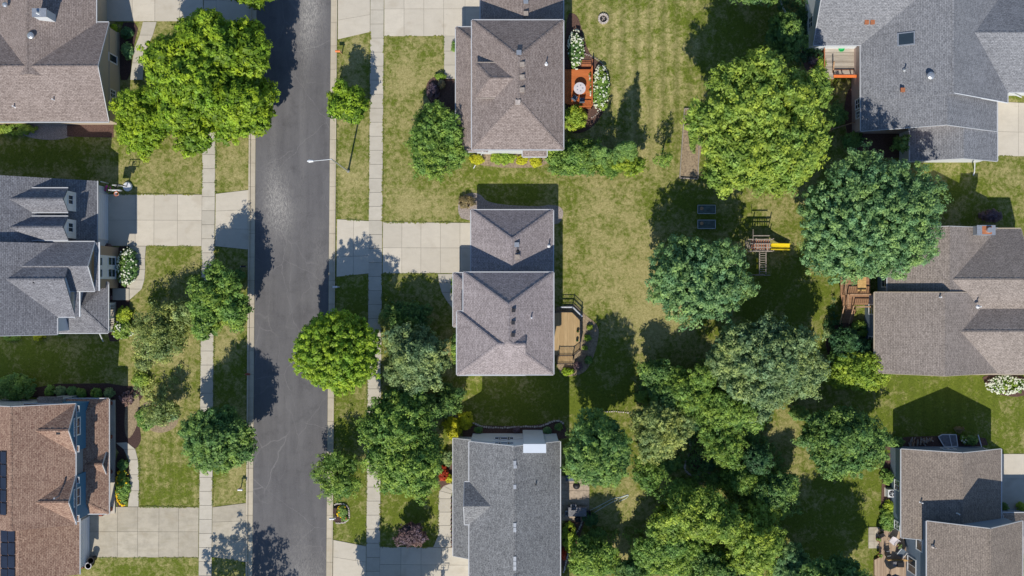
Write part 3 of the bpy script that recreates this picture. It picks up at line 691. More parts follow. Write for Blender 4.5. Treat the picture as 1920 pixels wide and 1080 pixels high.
# middle left house
hB = thing('house', 'charcoal roofed house with two white dormers above its wide garage door', 'house', G(110, 480))
rB = block(hB, (-107, 339, 182, 470), 3.4, 'y', 8.6, roof='r_dark', wall='pale', gut='E')
block(hB, (-104, 456, 107, 627), 6.3, 'y', 9.7, roof='r_dark', wall='pale', gut='ES', oh=.3)
rB3 = block(hB, (-60, 455, 141, 594), 6.3, 'x', 8.6, roof='r_dark', wall='pale', gut='NS', oh=.5)
block(hB, (30, 453.6, 177.5, 545.5), 6.36, 'x', 7.93, roof='r_dark', wall='tansid', gut='NSE', oh=.3, cap=False)
for (xx, y0_, y1_) in ((141, 594, 545), (177.5, 545.5, 454)):
    a = P(xx, y0_, 6.3); b_ = P(xx, y1_, 6.3); m = MB()
    m.box((a.x - .05, a.y, 6.13), (a.x + .42, b_.y, 6.24)); uvface(m, [(a.x, a.y + .03, 6.45), (a.x + .4, a.y + .03, 6.26), (a.x + .4, b_.y - .03, 6.26), (a.x, b_.y - .03, 6.45)])
    m.build('pent_roof', M['r_dark'], hB); MB().beam((a.x + .46, a.y, 6.2), (a.x + .46, b_.y, 6.2), .12, .14).build('gutter', M['white'], rB3)
rBp = block(hB, (95, 530, 202.5, 624), 3.0, 'x', 4.3, r1=152, roof='r_dark', wall='pale', oh=1.3, gut='ESN')
for cy, yn, ys_ in ((374.5, 353, 397.5), (426.5, 406, 449.5)):
    block(hB, (20, yn, 127.5, ys_), 6.7, 'x', 7.75, roof='r_dark', wall='white', oh=.22, gut='NS', zb=4.5)
    window(hB, 131, cy, 5.75, 'E', 1.15, 1.2, 2, 1, frame=.14)
garage_door(hB, 200, 408, 0, 'E', 4.9, 2.3)
q, n = snap(hB, P(200, 501, 3), 'E'); MB().box((q.x + .003, q.y - 1.3, .6), (q.x + .03, q.y + 1.3, 5.9)).build('bay_panel', M['white'], hB)
for zz, hh in ((4.9, 1.6), (1.8, 1.8)): 
    for dy in (-11, 11): window(hB, 200, 501 + dy, zz, 'E', .95, hh, 1, 2, d=.06, frame=.07, b0=.03)
pipevent(rB3, 66, 530, 8.1, 'dark')
window(hB, 222, 345, 1.6, 'N', .9, 1.2)
pfl = MB().box(G(160, 566, 0), G(218, 622, .4)).build('porch_floor', M['walk'], hB)
for y in (568, 593, 618): MB().box(G(215, y, .4), G(218, y + 3, 2.85)).build('porch_post', M['white'], hB)
rl = MB().beam(G(216.5, 570, 1.35), G(216.5, 618, 1.35), .1, .08)
for y in range(572, 617, 4): rl.beam(G(216.5, y, .45), G(216.5, y, 1.3), .05)
rl.build('porch_railing', M['white'], hB)
downspout(hB, [P(186, 624, 2.9), G(194, 640, .1)])

# bottom left house
hCc = thing('house', 'red brown shingled house with blue gable ends and dark solar panels at the left edge', 'house', G(110, 910))
rC = block(hCc, (-92, 757, 141.5, 984), 6.5, 'y', 9.0, ridge=20, roof='r_red', wall='greysid', gut='EN')
for (a, b_) in ((758, 849), (892, 979.5)):
    block(hCc, (45, a, 141.5, b_), 6.53, 'x', 8.05, roof='r_red', wall='blue', gut='NSE', oh=.1, trim='white')
    e = P(141.5, a, 6.5); f = P(141.5, b_, 6.5)
    for yy in (e.y - .9, f.y): 
        m = MB(); m.box((e.x - .15, yy + .1, 6.28), (e.x + .3, yy + .7, 6.4)); cr_ = m.build('cornice_return', M['r_red'], hCc)
        MB().beam((e.x + .33, yy + .05, 6.36), (e.x + .33, yy + .75, 6.36), .05, .12).beam((e.x - .1, yy + .08, 6.36), (e.x + .3, yy + .08, 6.36), .05, .12).beam((e.x - .1, yy + .72, 6.36), (e.x + .3, yy + .72, 6.36), .05, .12).build('gutter', M['white'], cr_)
window(hCc, 144, 800, 6.05, 'E', 1.95, 1.45, 2, 2, frame=.13); window(hCc, 144, 932, 6.05, 'E', 1.95, 1.45, 2, 2, frame=.13)
block(hCc, (70, 748, 204, 963), 3.1, 'y', 4.9, r0=795, r1=925, roof='r_red', wall='greysid', gut='NSE', oh=1.4)
block(hCc, (120, 846, 199, 890), 3.15, 'x', 4.1, roof='r_red', wall='greysid', gut='E', oh=.3, zb=2.2)
rC2 = block(hCc, (-91, 968, 149, 1077), 3.0, 'y', 5.4, ridge=36, roof='r_red', wall='greysid', gut='E')
garage_door(hCc, 166, 1010, 0, 'E', 4.9, 2.2)
a = G(206, 748, 0); MB().box(G(150, 750, 0), G(217, 962, .25)).build('porch_floor', M['walk'], hCc)
for y in (752, 815, 880, 950): MB().box(G(207, y, .25), G(213, y + 6, 2.8)).build('brick_pier', M['brick'], hCc)
MB().box(G(165, 1048, 0), G(158, 1060, 1.2)).build('brick_base', M['brick'], hCc)
boxvent(rC, 110, 811, 7.8, .35, 'dark'); m = MB(); q = P(107, 932, 8.0); m.tube((q.x, q.y, 7.6), (q.x, q.y, 8.6), .1).build('vent_pipe', M['metal'], rC)
bm_ = P(117, 748, 3.5); block(hCc, (72, 744, 117, 790), 4.6, 'x', 5.0, roof='r_brown', wall='greysid', gut='', cap=False)
# solar arrays, tilted with the west slopes
def solar(ro, x0, x1, y0, y1, ridge, zr, ze, xe, nx, ny):   # xe: image x of the west eave
    kr = (1 - zr / H) / S; xr = (ridge - 960) * kr; xw = P(xe, 0, ze).x
    sl_ = (zr - ze) / (xr - xw)
    def Q(px_, py_):     # point on the slope seen at this pixel
        u = (px_ - 960) / S; # x = u*(1-z/H); z = zr - (xr-x)*sl
        x = (u - u * (zr - xr * sl_) / H) / (1 + u * sl_ / H); z = zr - (xr - x) * sl_
        return Vector((x, (540 - py_) / S * (1 - z / H), z + .14))
    for i in range(nx):
        for j in range(ny):
            a = Q(x0 + (x1 - x0) * i / nx, y0 + (y1 - y0) * j / ny); b2 = Q(x0 + (x1 - x0) * (i + 1) / nx, y0 + (y1 - y0) * (j + 1) / ny)
            g = .025; m = MB(); t = Vector((0, 0, -.05))
            c4 = [Vector((a.x + g, b2.y + g, a.z)), Vector((b2.x - g, b2.y + g, b2.z)), Vector((b2.x - g, a.y - g, b2.z)), Vector((a.x + g, a.y - g, a.z))]
            m.face(c4)
            for k in range(4): m.face([c4[k] + t, c4[(k + 1) % 4] + t, c4[(k + 1) % 4], c4[k]])
            m.build('solar_panel', M['solar'], ro)
solar(rC, -20, 13, 846, 966, 20, 9.0, 6.5, -92, 3, 5); solar(rC2, 2, 29, 992, 1090, 36, 5.4, 3.0, -91, 2, 4)

# top right house
hG = thing('house', 'large grey roofed house in the upper right with skylight and round vent', 'house', G(1740, 120))
rG = block(hG, (1614, -240, 1889, 192), 3.6, 'y', 7.75, ridge=1788, roof='r_grey', wall='pink', gut='NWE')
MB().beam(P(1788, 174.5, 7.66), P(1889, 193, 3.52), .08, .2).build('fascia', M['white'], rG)
xa = P(1614, 0, 3.6).x; slA = (7.75 - 3.6) / ((1788 - 960) * (1 - .0775) / S - xa); zB = 7.2
for _ in range(8): zB = 3.58 + slA * ((1776 - 960) * (1 - zB / H) / S - xa)
rG2 = block(hG, (1614.5, 160, 1869, 246), 3.57, 'y', zB, ridge=1776, roof='r_grey', wall='pink', gut='WSE')
block(hG, (1706, 180, 1869.6, 302), 3.5, 'y', 5.7, ridge=1807, roof='r_grey', wall='whitewall', gut='WSE')
block(hG, (1525, -160, 1760, 84), 3.62, 'x', slope=.6, roof='r_grey', wall='pale')
block(hG, (1720, -25, 2000, 172), 3.6, 'x', 6.15, ridge=61, roof='r_grey', wall='whitewall')
a = P(1698, 73, 5.65); sk = MB(); 
zs = lambda x: 3.6 + (x - P(1614, 0, 3.6).x) * (7.75 - 3.6) / ((828 * .9225 / S) - P(1614, 0, 3.6).x)
def onroof(ro, name, px_, py_, w_, h_, mat, lift=.12, th=.14):
    x = P(px_, py_, 5.5).x; z = zs(x); p = P(px_, py_, z); x = p.x; dz = w_ / 2 * (zs(x + 1) - zs(x)); z = zs(x) + lift
    m = MB(); c4 = [(x - w_ / 2, p.y - h_ / 2, z - dz), (x + w_ / 2, p.y - h_ / 2, z + dz), (x + w_ / 2, p.y + h_ / 2, z + dz), (x - w_ / 2, p.y + h_ / 2, z - dz)]
    m.face(c4)
    for k in range(4): p_, q_ = c4[k], c4[(k + 1) % 4]; m.face([(p_[0], p_[1], p_[2] - th - .1), (q_[0], q_[1], q_[2] - th - .1), q_, p_])
    return m.build(name, M[mat], ro)
f_ = onroof(rG, 'skylight', 1698.5, 73, 1.55, 1.42, 'metal'); onroof(f_, 'pane', 1698.5, 73, 1.3, 1.17, 'glass', .135, .01)
domevent(rG, 1745, 142, 7.05, .42); pipevent(rG, 1698, 130, 5.9, 'metal')
for (x, y, z) in ((1624.5, 42, 4.9), (1635.5, 42, 4.9), (1692, 169, 5.75)): boxvent(rG, x, y, z, .4, 'redwood', .2)
window(hG, 1516, 42, 1.8, 'W', 1.3, 1.3); window(hG, 1608, 195, 1.9, 'W', 1.2, 1.4); window(hG, 1608, 215, 1.9, 'W', .9, 1.2)
downspout(hG, [P(1828, 303, 3.3), G(1826, 322, .15), G(1824, 329, .08)]); downspout(hG, [P(1892, 173, 3.3), G(1913, 183, .2)]); downspout(hG, [P(1525, 84, 3.4), G(1518, 90, .2)])

# middle right house
hI = thing('house', 'tan grey roofed house at the right with brown deck and brick and metal chimney', 'house', G(1780, 570))
rI = block(hI, (1640, 548, 1870, 699), 3.6, 'y', 6.95, ridge=1772, roof='r_tan', wall='slate', trim='beige')
block(hI, (1664, 428, 1872, 565), 3.45, 'y', 6.4, ridge=1781, roof='r_tan', wall='slate', gut='WNE')
block(hI, (1750, 429, 1914, 619), 3.5, 'x', 6.25, ridge=524, roof='r_tan', wall='beige', gut='NSE', trim='beige')
block(hI, (1772, 540, 2010, 701), 3.52, 'x', 5.95, ridge=622, roof='r_tan', wall='beige', gut='NS', trim='beige')
a = P(1833, 440, 6); b_ = P(1866, 423, 6); chm = MB().box((a.x, a.y, 2), (b_.x, b_.y, 5.9)).build('chimney', M['greysid'], hI)
MB().box((a.x - .05, a.y - .05, 5.9), (b_.x + .05, b_.y + .05, 5.98)).build('chimney_cap', M['metal'], chm)
MB().box((a.x + .5, a.y + .05, 5.98), (b_.x - .35, b_.y - .05, 6.0)).build('rust_stain_plate', M['redwood'], chm)
MB().tube(((a.x + b_.x) / 2 + .2, (a.y + b_.y) / 2, 5.98), ((a.x + b_.x) / 2 + .2, (a.y + b_.y) / 2, 6.35), .28, .28, 14).build('flue', M['metal'], chm)
pipevent(rI, 1762, 557, 6.75); pipevent(rI, 1836, 575, 5.9)
for y, z in ((580, 1.9), (640, 1.9), (529, 1.9)): window(hI, 1630, y, z, 'W', 1.2, 1.5, 1, 2)

# bottom right house
hJ = thing('house', 'brown roofed slate blue house in the lower right with a two storey wing', 'house', G(1790, 950))
rJ = block(hJ, (1690, 842, 1877, 1008), 3.64, 'y', 6.0, roof='r_brown', wall='slate', ridge=1805)
rJ2 = block(hJ, (1738, 977, 1917, 1240), 6.1, 'y', 9.1, ridge=1857, roof='r_brown', wall='slate')
block(hJ, (1880, 962, 1990, 1040), 3.3, 'x', 4.4, roof='r_brown', wall='slate', gut='NW')
pipevent(rJ, 1727, 942, 4.5); pipevent(rJ, 1796, 963, 5.9); pipevent(rJ2, 1752, 1026, 6.7, 'stone')
window(hJ, 1713, 1022, 3.6, 'W', 1.3, 1.5, 1, 1); window(hJ, 1706, 1060, 1.8, 'W', 1.8, 2.1, 2, 1, door='patio_door'); window(hJ, 1683, 910, 1.8, 'W', 1.2, 1.4); window(hJ, 1683, 985, 1.8, 'W', 1.0, 1.4)
window(hJ, 1778, 838, 1.6, 'N', 1.5, .9, 2, 1)
downspout(hJ, [P(1855, 846, 3.4), G(1838, 838, .3), G(1833, 815, .1)])

# ------------------------------------------------------------------ vegetation
def leaves(name, cent, out, n, c, s, mat, parent, seed, up=.6, flat=.6, kind='stuff', asp=.62, csize=None, shp=.8, vs=1.0):
    r = np.random.default_rng(seed); K = len(cent); n = int(n * 1.45); s = s * .92
    idx = np.repeat(np.arange(K), n); m = len(idx)
    cs = (c * (r.uniform(.7, 1.3, K)) if csize is None else csize)[idx][:, None]
    off = r.normal(0, 1, (m, 3)); off /= np.maximum(np.linalg.norm(off, axis=1, keepdims=True), 1e-6); off *= (r.uniform(0, 1, (m, 1)) ** .5)
    shape = off.copy(); off = off * cs * np.array([1, 1, flat])
    p = cent[idx] + off
    nm = out[idx] * .3 + np.array([0, 0, up]) + shape * shp + r.normal(0, .33, (m, 3)); nm /= np.linalg.norm(nm, axis=1, keepdims=True)
    a = r.normal(0, 1, (m, 3)); t = np.cross(nm, a); t /= np.maximum(np.linalg.norm(t, axis=1, keepdims=True), 1e-6); b_ = np.cross(nm, t)
    sz = s * r.uniform(.65, 1.35, (m, 1)); t = t * sz / 2; b_ = b_ * sz / 2 * asp
    v = np.stack([p - t * 1.1 - b_ * .95, p + t * 1.25, p - t * .5 + b_ * 1.25], 1).reshape(-1, 3)
    off0 = np.array(root_off(parent)) if parent else np.zeros(3); v = v - off0
    v[:, 2] = np.maximum(v[:, 2], .02 - off0[2])
    me = bpy.data.meshes.new(name); me.vertices.add(len(v)); me.vertices.foreach_set('co', v.astype(np.float32).ravel())
    me.loops.add(m * 3); me.loops.foreach_set('vertex_index', np.arange(m * 3)); me.polygons.add(m)
    me.polygons.foreach_set('loop_start', np.arange(0, m * 3, 3)); me.polygons.foreach_set('loop_total', np.full(m, 3))
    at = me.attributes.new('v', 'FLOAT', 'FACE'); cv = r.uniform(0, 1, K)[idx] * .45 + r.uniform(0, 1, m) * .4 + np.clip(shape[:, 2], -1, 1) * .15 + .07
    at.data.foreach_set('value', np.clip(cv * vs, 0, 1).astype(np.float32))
    me.materials.append(mat); me.update(calc_edges=True)
    return link(name, me, parent)
def clusters(seed, cx, cy, cz, rx, ry, rz, K, lob=.22, nl=9, shell=.7, zlo=-.35, conic=0.0, rot=0.0):
    r = np.random.default_rng(seed)
    z = r.uniform(zlo, 1, K); ph = r.uniform(0, 2 * np.pi, K); q = np.sqrt(1 - z * z)
    d = np.stack([q * np.cos(ph), q * np.sin(ph), z], 1)
    ld = r.normal(0, 1, (nl, 3)); ld[:, 2] = np.abs(ld[:, 2]) * .8; ld /= np.linalg.norm(ld, axis=1, keepdims=True)
    dot = np.clip(d @ ld.T, 0, 1) ** 10
    f = 1 - lob + lob * 1.6 * np.minimum(dot.max(1) * r.uniform(.75, 1.2, nl)[dot.argmax(1)], 1.1)
    rad = f * (shell + (1 - shell) * r.uniform(0, 1, K) ** .6)
    if K > 60: rad *= r.uniform(.9, 1.06, K) * np.where(r.uniform(0, 1, K) < .05, 1.1, 1)
    inner = r.uniform(0, 1, K) < .12; rad[inner] *= r.uniform(.5, .85, inner.sum())
    c = d * rad[:, None] * np.array([rx, ry, rz])
    if conic: k = 1 - conic * np.clip((c[:, 2] / rz), 0, 1) ; c[:, 0] *= k; c[:, 1] *= k
    if rot: ca, sa = math.cos(rot), math.sin(rot); c[:, :2] = c[:, :2] @ np.array([[ca, sa], [-sa, ca]])
    return c + np.array([cx, cy, cz]), d
seedc = [100]
def thin(cen, d, md):
    keep = []; kc = np.empty((0, 3))
    for i in range(len(cen)):
        if len(kc) == 0 or ((kc - cen[i]) ** 2).sum(1).min() > md * md: keep.append(i); kc = np.vstack([kc, cen[i]])
    return cen[keep], d[keep]
def tree(label, x, y, rx, ry, ztop, mat, ztr=None, K=None, nleaf=26, c=.42, s=.26, lob=.22, nl=9, shell=.72, conic=0, name='tree', group=None, parts=None, rz=None, flat=.6, up=.6, limbs=7, cat='tree', zlo=-.35, gapf=1.25, core=True, lobes=None):
    """x,y,rx,ry in photo pixels for the crown at its middle height"""
    seedc[0] += 7; sd = seedc[0]; r = random.Random(sd)
    rz_ = rz or min(max(rx, ry) / S * .85, ztop * .42); zc = ztop - rz_
    k = (1 - (zc + rz_ * .2) / H) / S; RX, RY = rx * k, ry * k
    p = P(x, y, zc + rz_ * .2); base = Vector((p.x, p.y, 0))
    t = thing(name, label, cat, base, group)
    kk = .97 if flat == .8 else 1.05; RX = RX * kk - c * .35; RY = RY * kk - c * .35
    K = K or int(6 * 2 * math.pi * ((RX + RY) / 2) ** 2 * 1.25 / (c * c * 3.2)) + 12
    groups = parts or [(0, 0, 1, 1, 0, 1)]
    if lobes is None: lobes = 0 if (flat == .8 or conic or max(rx, ry) < 30) else (7 if max(rx, ry) < 60 else 10)
    if lobes:
        gs = []
        for (ox, oy, sx, sy, oz, sz) in groups:
            n_ = max(3, int(lobes * (sx * sy) ** .7)) if len(groups) > 1 else lobes
            gs.append((ox, oy, sx * .72, sy * .72, oz - .12, sz * .9)); a0 = r.uniform(0, 6.28)
            for i in range(n_):
                a_ = a0 + i * 6.283 / n_ + r.uniform(-.25, .25); q_ = r.uniform(.42, .66); s_ = r.uniform(.3, .46)
                gs.append((ox + q_ * sx * math.cos(a_), oy + q_ * sy * math.sin(a_), sx * s_ * r.uniform(.85, 1.2), sy * s_ * r.uniform(.85, 1.2), oz + r.uniform(-.35, .3), sz * s_ * 1.15))
            for i in range(max(2, n_ // 3)):
                a_ = r.uniform(0, 6.28); q_ = r.uniform(.0, .35); s_ = r.uniform(.28, .42); gs.append((ox + q_ * sx * math.cos(a_), oy + q_ * sy * math.sin(a_), sx * s_, sy * s_, oz + r.uniform(.4, .62), sz * s_ * 1.1))
        groups = gs
    allc = []; allo = []
    for gi, (ox, oy, sx, sy, oz, sz) in enumerate(groups):
        cen, d = clusters(sd + gi, p.x + ox * RX, p.y + oy * RY, zc + oz * rz_, RX * sx, RY * sy, rz_ * sz, int(K * (sx * sy)) + 5, lob, nl, shell, zlo, conic)
        allc.append(cen); allo.append(d)
    cen = np.concatenate(allc); d = np.concatenate(allo)
    if flat == .8: gapf = 1.6; c = c * .92; nleaf = int(nleaf * 1.35); s = s * .82
    cen, d = thin(cen, d, c * gapf)
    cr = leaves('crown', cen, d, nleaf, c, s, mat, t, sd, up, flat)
    if K > 100 and core:
        cc = []; dd = []
        for gi, (ox, oy, sx, sy, oz, sz) in enumerate(groups):
            a_, b_ = clusters(sd + gi, p.x + ox * RX, p.y + oy * RY, zc + oz * rz_ - .25, RX * sx * .82, RY * sy * .82, rz_ * sz * .8, int(K * sx * sy * .5) + 4, lob, nl, .5, -.5, conic); cc.append(a_); dd.append(b_)
        leaves('inner_foliage', np.concatenate(cc), np.concatenate(dd), 9, c * 1.3, s * 1.7, mat, t, sd + 3, up, .6, vs=.3)  # inner leaves coloured dark as crown shade; layer added to block light
    tr = MB(); r0 = .045 * ((RX + RY) / 2) + .05; zb_ = max(zc - rz_ * .5, ztop * .18)
    lean = Vector((r.uniform(-.15, .15), r.uniform(-.15, .15), 0)); fork = base + lean + Vector((0, 0, zb_))
    tr.tube(base + Vector((0, 0, -.05)), base + Vector((0, 0, .25)), r0 * 1.5, r0 * 1.05).tube(base + Vector((0, 0, .25)), fork, r0 * 1.05, r0 * .8)
    topc = base + lean * 2 + Vector((0, 0, zc + rz_ * .55)); tr.tube(fork, topc, r0 * .75, r0 * .15)
    pick = r.sample(range(len(cen)), min(limbs * 3, len(cen)))
    for i, j in enumerate(pick):
        q = Vector(cen[j]); st_ = fork.lerp(topc, r.uniform(0, .55)); mid = st_.lerp(q, .5) + Vector((0, 0, -.15 * rz_ * .3))
        if q.z < st_.z: continue
        tr.tube(st_, mid, r0 * .38, r0 * .22, 5).tube(mid, q, r0 * .22, r0 * .05, 5)
    tr.build('trunk', M['bark'], t)
    return t
def shrub(label, x, y, rx, ry, h, mat, flowers=None, nf=0, fs=.2, group=None, c=.2, s=.17, name='shrub', cat='shrub', K=None, nleaf=22, lob=.15, pw=None):
    seedc[0] += 7; sd = seedc[0]
    p = P(x, y, h * .6); base = Vector((p.x, p.y, 0)); RX = max(rx / S - c * .5, .08); RY = max(ry / S - c * .5, .08)
    t = thing(name, label, cat, base, group)
    K = K or int(2 * math.pi * RX * RY * 1.5 / (c * c * 2.2)) + 6
    cen, d = clusters(sd, p.x, p.y, h * .35, RX, RY, h * .62, K, lob, 7, .6, -.3); cen[:, 2] = np.maximum(cen[:, 2], .08)
    leaves('foliage', cen, d, nleaf, c, s, mat, t, sd, .7, .7)
    st_ = MB(); r = random.Random(sd)
    for i in range(5):
        j = r.randrange(len(cen)); st_.tube(base, Vector(cen[j]), .025, .01, 5)
    st_.build('stem', M['bark'], t)
    if flowers:
        rr = np.random.default_rng(sd + 1); z = rr.uniform(.15, 1, nf); ph = rr.uniform(0, 6.283, nf); ng = max(3, nf // 9); gz = rr.uniform(.1, 1, ng); gp = rr.uniform(0, 6.283, ng); gi = rr.integers(0, ng, nf); cl = rr.uniform(0, 1, nf) < .7
        z = np.where(cl, np.clip(gz[gi] + rr.normal(0, .1, nf), .05, 1), z); ph = np.where(cl, gp[gi] + rr.normal(0, .22, nf), ph); q = np.sqrt(1 - z * z)
        m = MB()
        for i in range(nf):
            c_ = Vector((p.x + RX * 1.03 * q[i] * math.cos(ph[i]), p.y + RY * 1.03 * q[i] * math.sin(ph[i]), h * .35 + h * .66 * z[i]))
            f = fs * rr.uniform(.45, 1.3); m.lathe(c_, [(f * .35, -f * .35), (f * .5, 0), (f * .38, f * .25), (.01, f * .38)], 7)
        m.build('blossoms', M[flowers], t, kind='stuff')
    return t

L = M
# --- west side
tree('huge bright green shade tree overhanging the road at the top left driveway', 385, 150, 132, 134, 9.5, L['L_bright'], c=.5, s=.32, lob=.3, nl=12, nleaf=30, parts=[(-.12, .1, .8, .8, .1, .95), (.35, .35, .6, .62, .05, .85), (.45, -.3, .55, .6, -.05, .8), (-.3, -.45, .6, .5, -.2, .7), (-.1, .72, .45, .35, -.2, .6)])
tree('smaller light green tree tucked against the sage gabled house', 268, 222, 58, 66, 6.2, L['L_bright'], c=.35, s=.22, lob=.3, nl=9)
tree('airy mid green street tree over the verge right of the charcoal roofed house', 402, 563, 72, 80, 8.2, L['L_mid'], c=.42, s=.24, lob=.42, nl=8, nleaf=24, parts=[(0, .1, .8, .75, 0, 1), (.4, -.2, .55, .6, -.1, .8), (-.3, -.45, .5, .5, -.2, .7)])
tree('thin olive feathery tree on the lawn below the curved front walk', 300, 628, 64, 66, 6.0, L['L_olive'], c=.45, s=.18, lob=.4, nl=8, nleaf=20, K=380, shell=.4, lobes=6, gapf=1.1)
tree('dense dark green street tree beside the pale driveway at lower left', 400, 828, 75, 68, 8.6, L['L_deep'], c=.42, s=.25, lob=.2, nl=12)
tree('wispy young tree over the dry planting ring near the blue gabled house', 296, 776, 42, 34, 4.6, L['L_olive'], c=.35, s=.16, lob=.4, nleaf=11, K=110, shell=.3)
tree('street tree below the frame shading the lower left driveway apron', 405, 1205, 98, 72, 9.5, L['L_mid'], c=.5, s=.3, lob=.4, nl=9, gapf=1.7, core=False)
tree('street tree above the frame shading the road at the top', 462, -38, 60, 50, 8.2, L['L_bright'], c=.45, s=.28, lob=.35, nl=8)
shrub('large dark rounded shrub at the left edge above the red brown roof', 25, 727, 43, 32, 2.6, L['L_deep'], c=.35, s=.22)
ordn = iter(('leftmost', 'second from the left', 'third from the left', 'fourth from the left', 'fifth from the left', 'rightmost'))
for x, y, r_, ma in ((92, 733, 12, 'L_mid'), (112, 733, 12, 'L_grey'), (134, 735, 13, 'L_deep'), (152, 737, 10, 'L_mid'), (180, 737, 11, 'L_mid'), (203, 737, 12, 'L_grey')):
    shrub('low clipped shrub above the red brown roof, %s of the row' % next(ordn), x, y, r_, 11, .9, L[ma], group='clipped shrubs in the hedge row above the red brown house')
shrub('white flowering hydrangea filling the bed beside the curved walk', 237, 500, 21, 39, 1.3, L['L_deep'], 'petal', 120, .19)
shrub('lime green bush between the porch and the lawn', 231, 590, 17, 17, 1.1, L['L_lime'])
shrub('white flowering bush at the corner of the hipped porch roof', 228, 620, 22, 19, 1.1, L['L_mid'], 'petal', 22, .2)
shrub('small yellow shrub against the wall under the charcoal roof', 72, 628, 14, 11, 1.0, L['L_gold'])
shrub('dark small shrub in the wall corner beside the hipped porch roof', 112, 622, 8, 9, 1.2, L['L_deep'])
shrub('low green border plant at the left edge under the charcoal roof', 22, 632, 20, 7, .6, L['L_mid'])
shrub('yellow flowering border beside the walk of the red brown house', 229, 912, 15, 38, .8, L['L_mid'], 'petal_y', 70, .2)
shrub('dark leafy border plant under the porch of the red brown house', 230, 872, 11, 12, .8, L['L_deep'])
shrub('thin purple leaved shrub in the dark bed corner', 236, 748, 15, 15, 1.2, L['L_purple'], K=40, nleaf=12)
shrub('yellow green perennial clump at the upper end of the garden bed', 262, 712, 19, 15, .9, L['L_yellowgreen'])
shrub('grey ornamental grass clump on the lawn edge', 268, 685, 17, 12, .7, L['L_grey'], nleaf=14)
shrub('green perennial clump beside the pale planting ring', 272, 785, 20, 24, .8, L['L_mid'])
shrub('silvery perennial on the dry planting ring', 318, 778, 18, 17, .6, L['L_grey'], nleaf=9)
shrub('yellow green shrubs at the left edge under the sage house', 30, 242, 42, 12, 1.0, L['L_yellowgreen'])
shrub('dark hosta clump in the shaded front bed', 238, 62, 12, 13, .7, L['L_tealdark'], c=.3, s=.3)
shrub('blue green hosta clump lower in the shaded front bed', 239, 95, 11, 18, .7, L['L_blue'], c=.3, s=.3)
shrub('bright hosta by the corner of the top left roof', 213, 52, 8, 7, .6, L['L_bright'], c=.25, s=.25)
shrub('magenta flowering plant beside the basketball backboard', 203, 354, 9, 9, 1.3, L['L_mid'], 'petal_p', 30, .16)
shrub('dark red shrub beside the garage wall corner', 201, 462, 9, 7, .8, L['L_purple'])
shrub('dark shrub in the shade on the verge opposite the front walk', 440, 515, 24, 12, .9, L['L_deep'])
# --- between road and centre houses
tree('small round street tree beside the street lamp', 652, 193, 42, 43, 5.8, L['L_maple'], c=.35, s=.24, lob=.2, nl=9)
tree('bright green round maple leaning over the right kerb', 628, 658, 84, 80, 9.6, L['L_maple'], c=.36, s=.3, lob=.14, nl=26, nleaf=22, shell=.86, rz=4.3, flat=.8)
tree('mottled grey green tree beside the bright round maple', 778, 671, 68, 66, 7.4, L['L_grey'], c=.42, s=.22, lob=.3, nl=9)
tree('large green tree over the sidewalk left of the dark grey house', 757, 836, 100, 106, 8.8, L['L_mid'], c=.48, s=.26, lob=.3, nl=12, parts=[(-.1, .25, .8, .7, 0, .95), (.1, -.3, .8, .68, 0, 1)])
tree('feathery green young tree over the right kerb', 632, 893, 56, 52, 5.2, L['L_mid'], c=.36, s=.16, lob=.45, nl=7, K=260)
tree('small purple leaved ornamental tree by the curved walk', 768, 1003, 29, 26, 3.2, L['L_purple'], c=.28, s=.18, lob=.3, nl=6)
tree('green tree at the lower corner of the taupe house front', 815, 268, 62, 78, 5.6, L['L_mid'], c=.38, s=.22, lob=.35, nl=9)
tree('street tree below the frame shading the bottom driveway', 712, 1200, 82, 70, 10, L['L_mid'], c=.5, s=.3, lob=.35, nl=9)
tree('low dark leafy tree added over the tree shadow above the mottled grey green tree', 765, 592, 48, 34, 3.2, L['L_deep'], c=.34, s=.18, lob=.45, K=320, nleaf=16)  # dark crown added where the neighbouring tree's shadow falls
shrub('olive loose bush between the shaded sidewalk and the mottled tree', 727, 598, 20, 26, 1.6, L['L_olive'], nleaf=14)
tree('dark leafy tree filling the shaded strip right of the large sidewalk tree', 838, 752, 34, 34, 3.8, L['L_deep'], c=.34, s=.18, lob=.4)
shrub('gold leaved shrub on the left of the pair at the house corner', 848, 802, 19, 24, 1.6, L['L_gold'], c=.22)
shrub('gold leaved shrub on the right of the pair at the house corner', 872, 789, 18, 19, 1.6, L['L_gold'], c=.22)
shrub('dark red shrub in the front bed of the dark grey house', 831, 888, 12, 15, 1.1, L['L_red'])
shrub('orange yellow flowering shrub beside the walk of the dark grey house', 842, 898, 8, 10, .7, L['L_gold'])
shrub('pale shrub in the bed left of the dark grey roof', 838, 860, 12, 17, 1.0, L['L_grey'])
shrub('yellow and red flower cluster in the round kerbside bed', 642, 960, 12, 14, .5, L['L_deep'], 'petal_y', 26, .18)
shrub('red geraniums at the edge of the round kerbside bed', 646, 972, 7, 6, .4, L['L_mid'], 'petal_r', 16, .16)
shrub('small round shrub at the driveway end of the taupe house', 852, 86, 7, 11, .9, L['L_mid'])
shrub('dark red barberry in the front bed of the taupe house', 812, 172, 14, 18, .9, L['L_purple'])
shrub('orange tinged bush beside the dark red barberry', 828, 158, 8, 10, .8, L['L_brown'])
shrub('spiky green plant above the dark red barberry', 826, 143, 11, 8, .7, L['L_lime'])
shrub('brown dried shrub by the corner of the middle garage', 875, 378, 17, 15, 1.0, L['L_brown'], nleaf=12)
for x, y in ((849, 528), (849, 545)): shrub('small clipped bush along the front walk of the middle house, %s one' % ('upper' if y < 540 else 'lower'), x, y, 4.5, 7, .6, L['L_mid'], group='clipped bushes by the middle front walk')
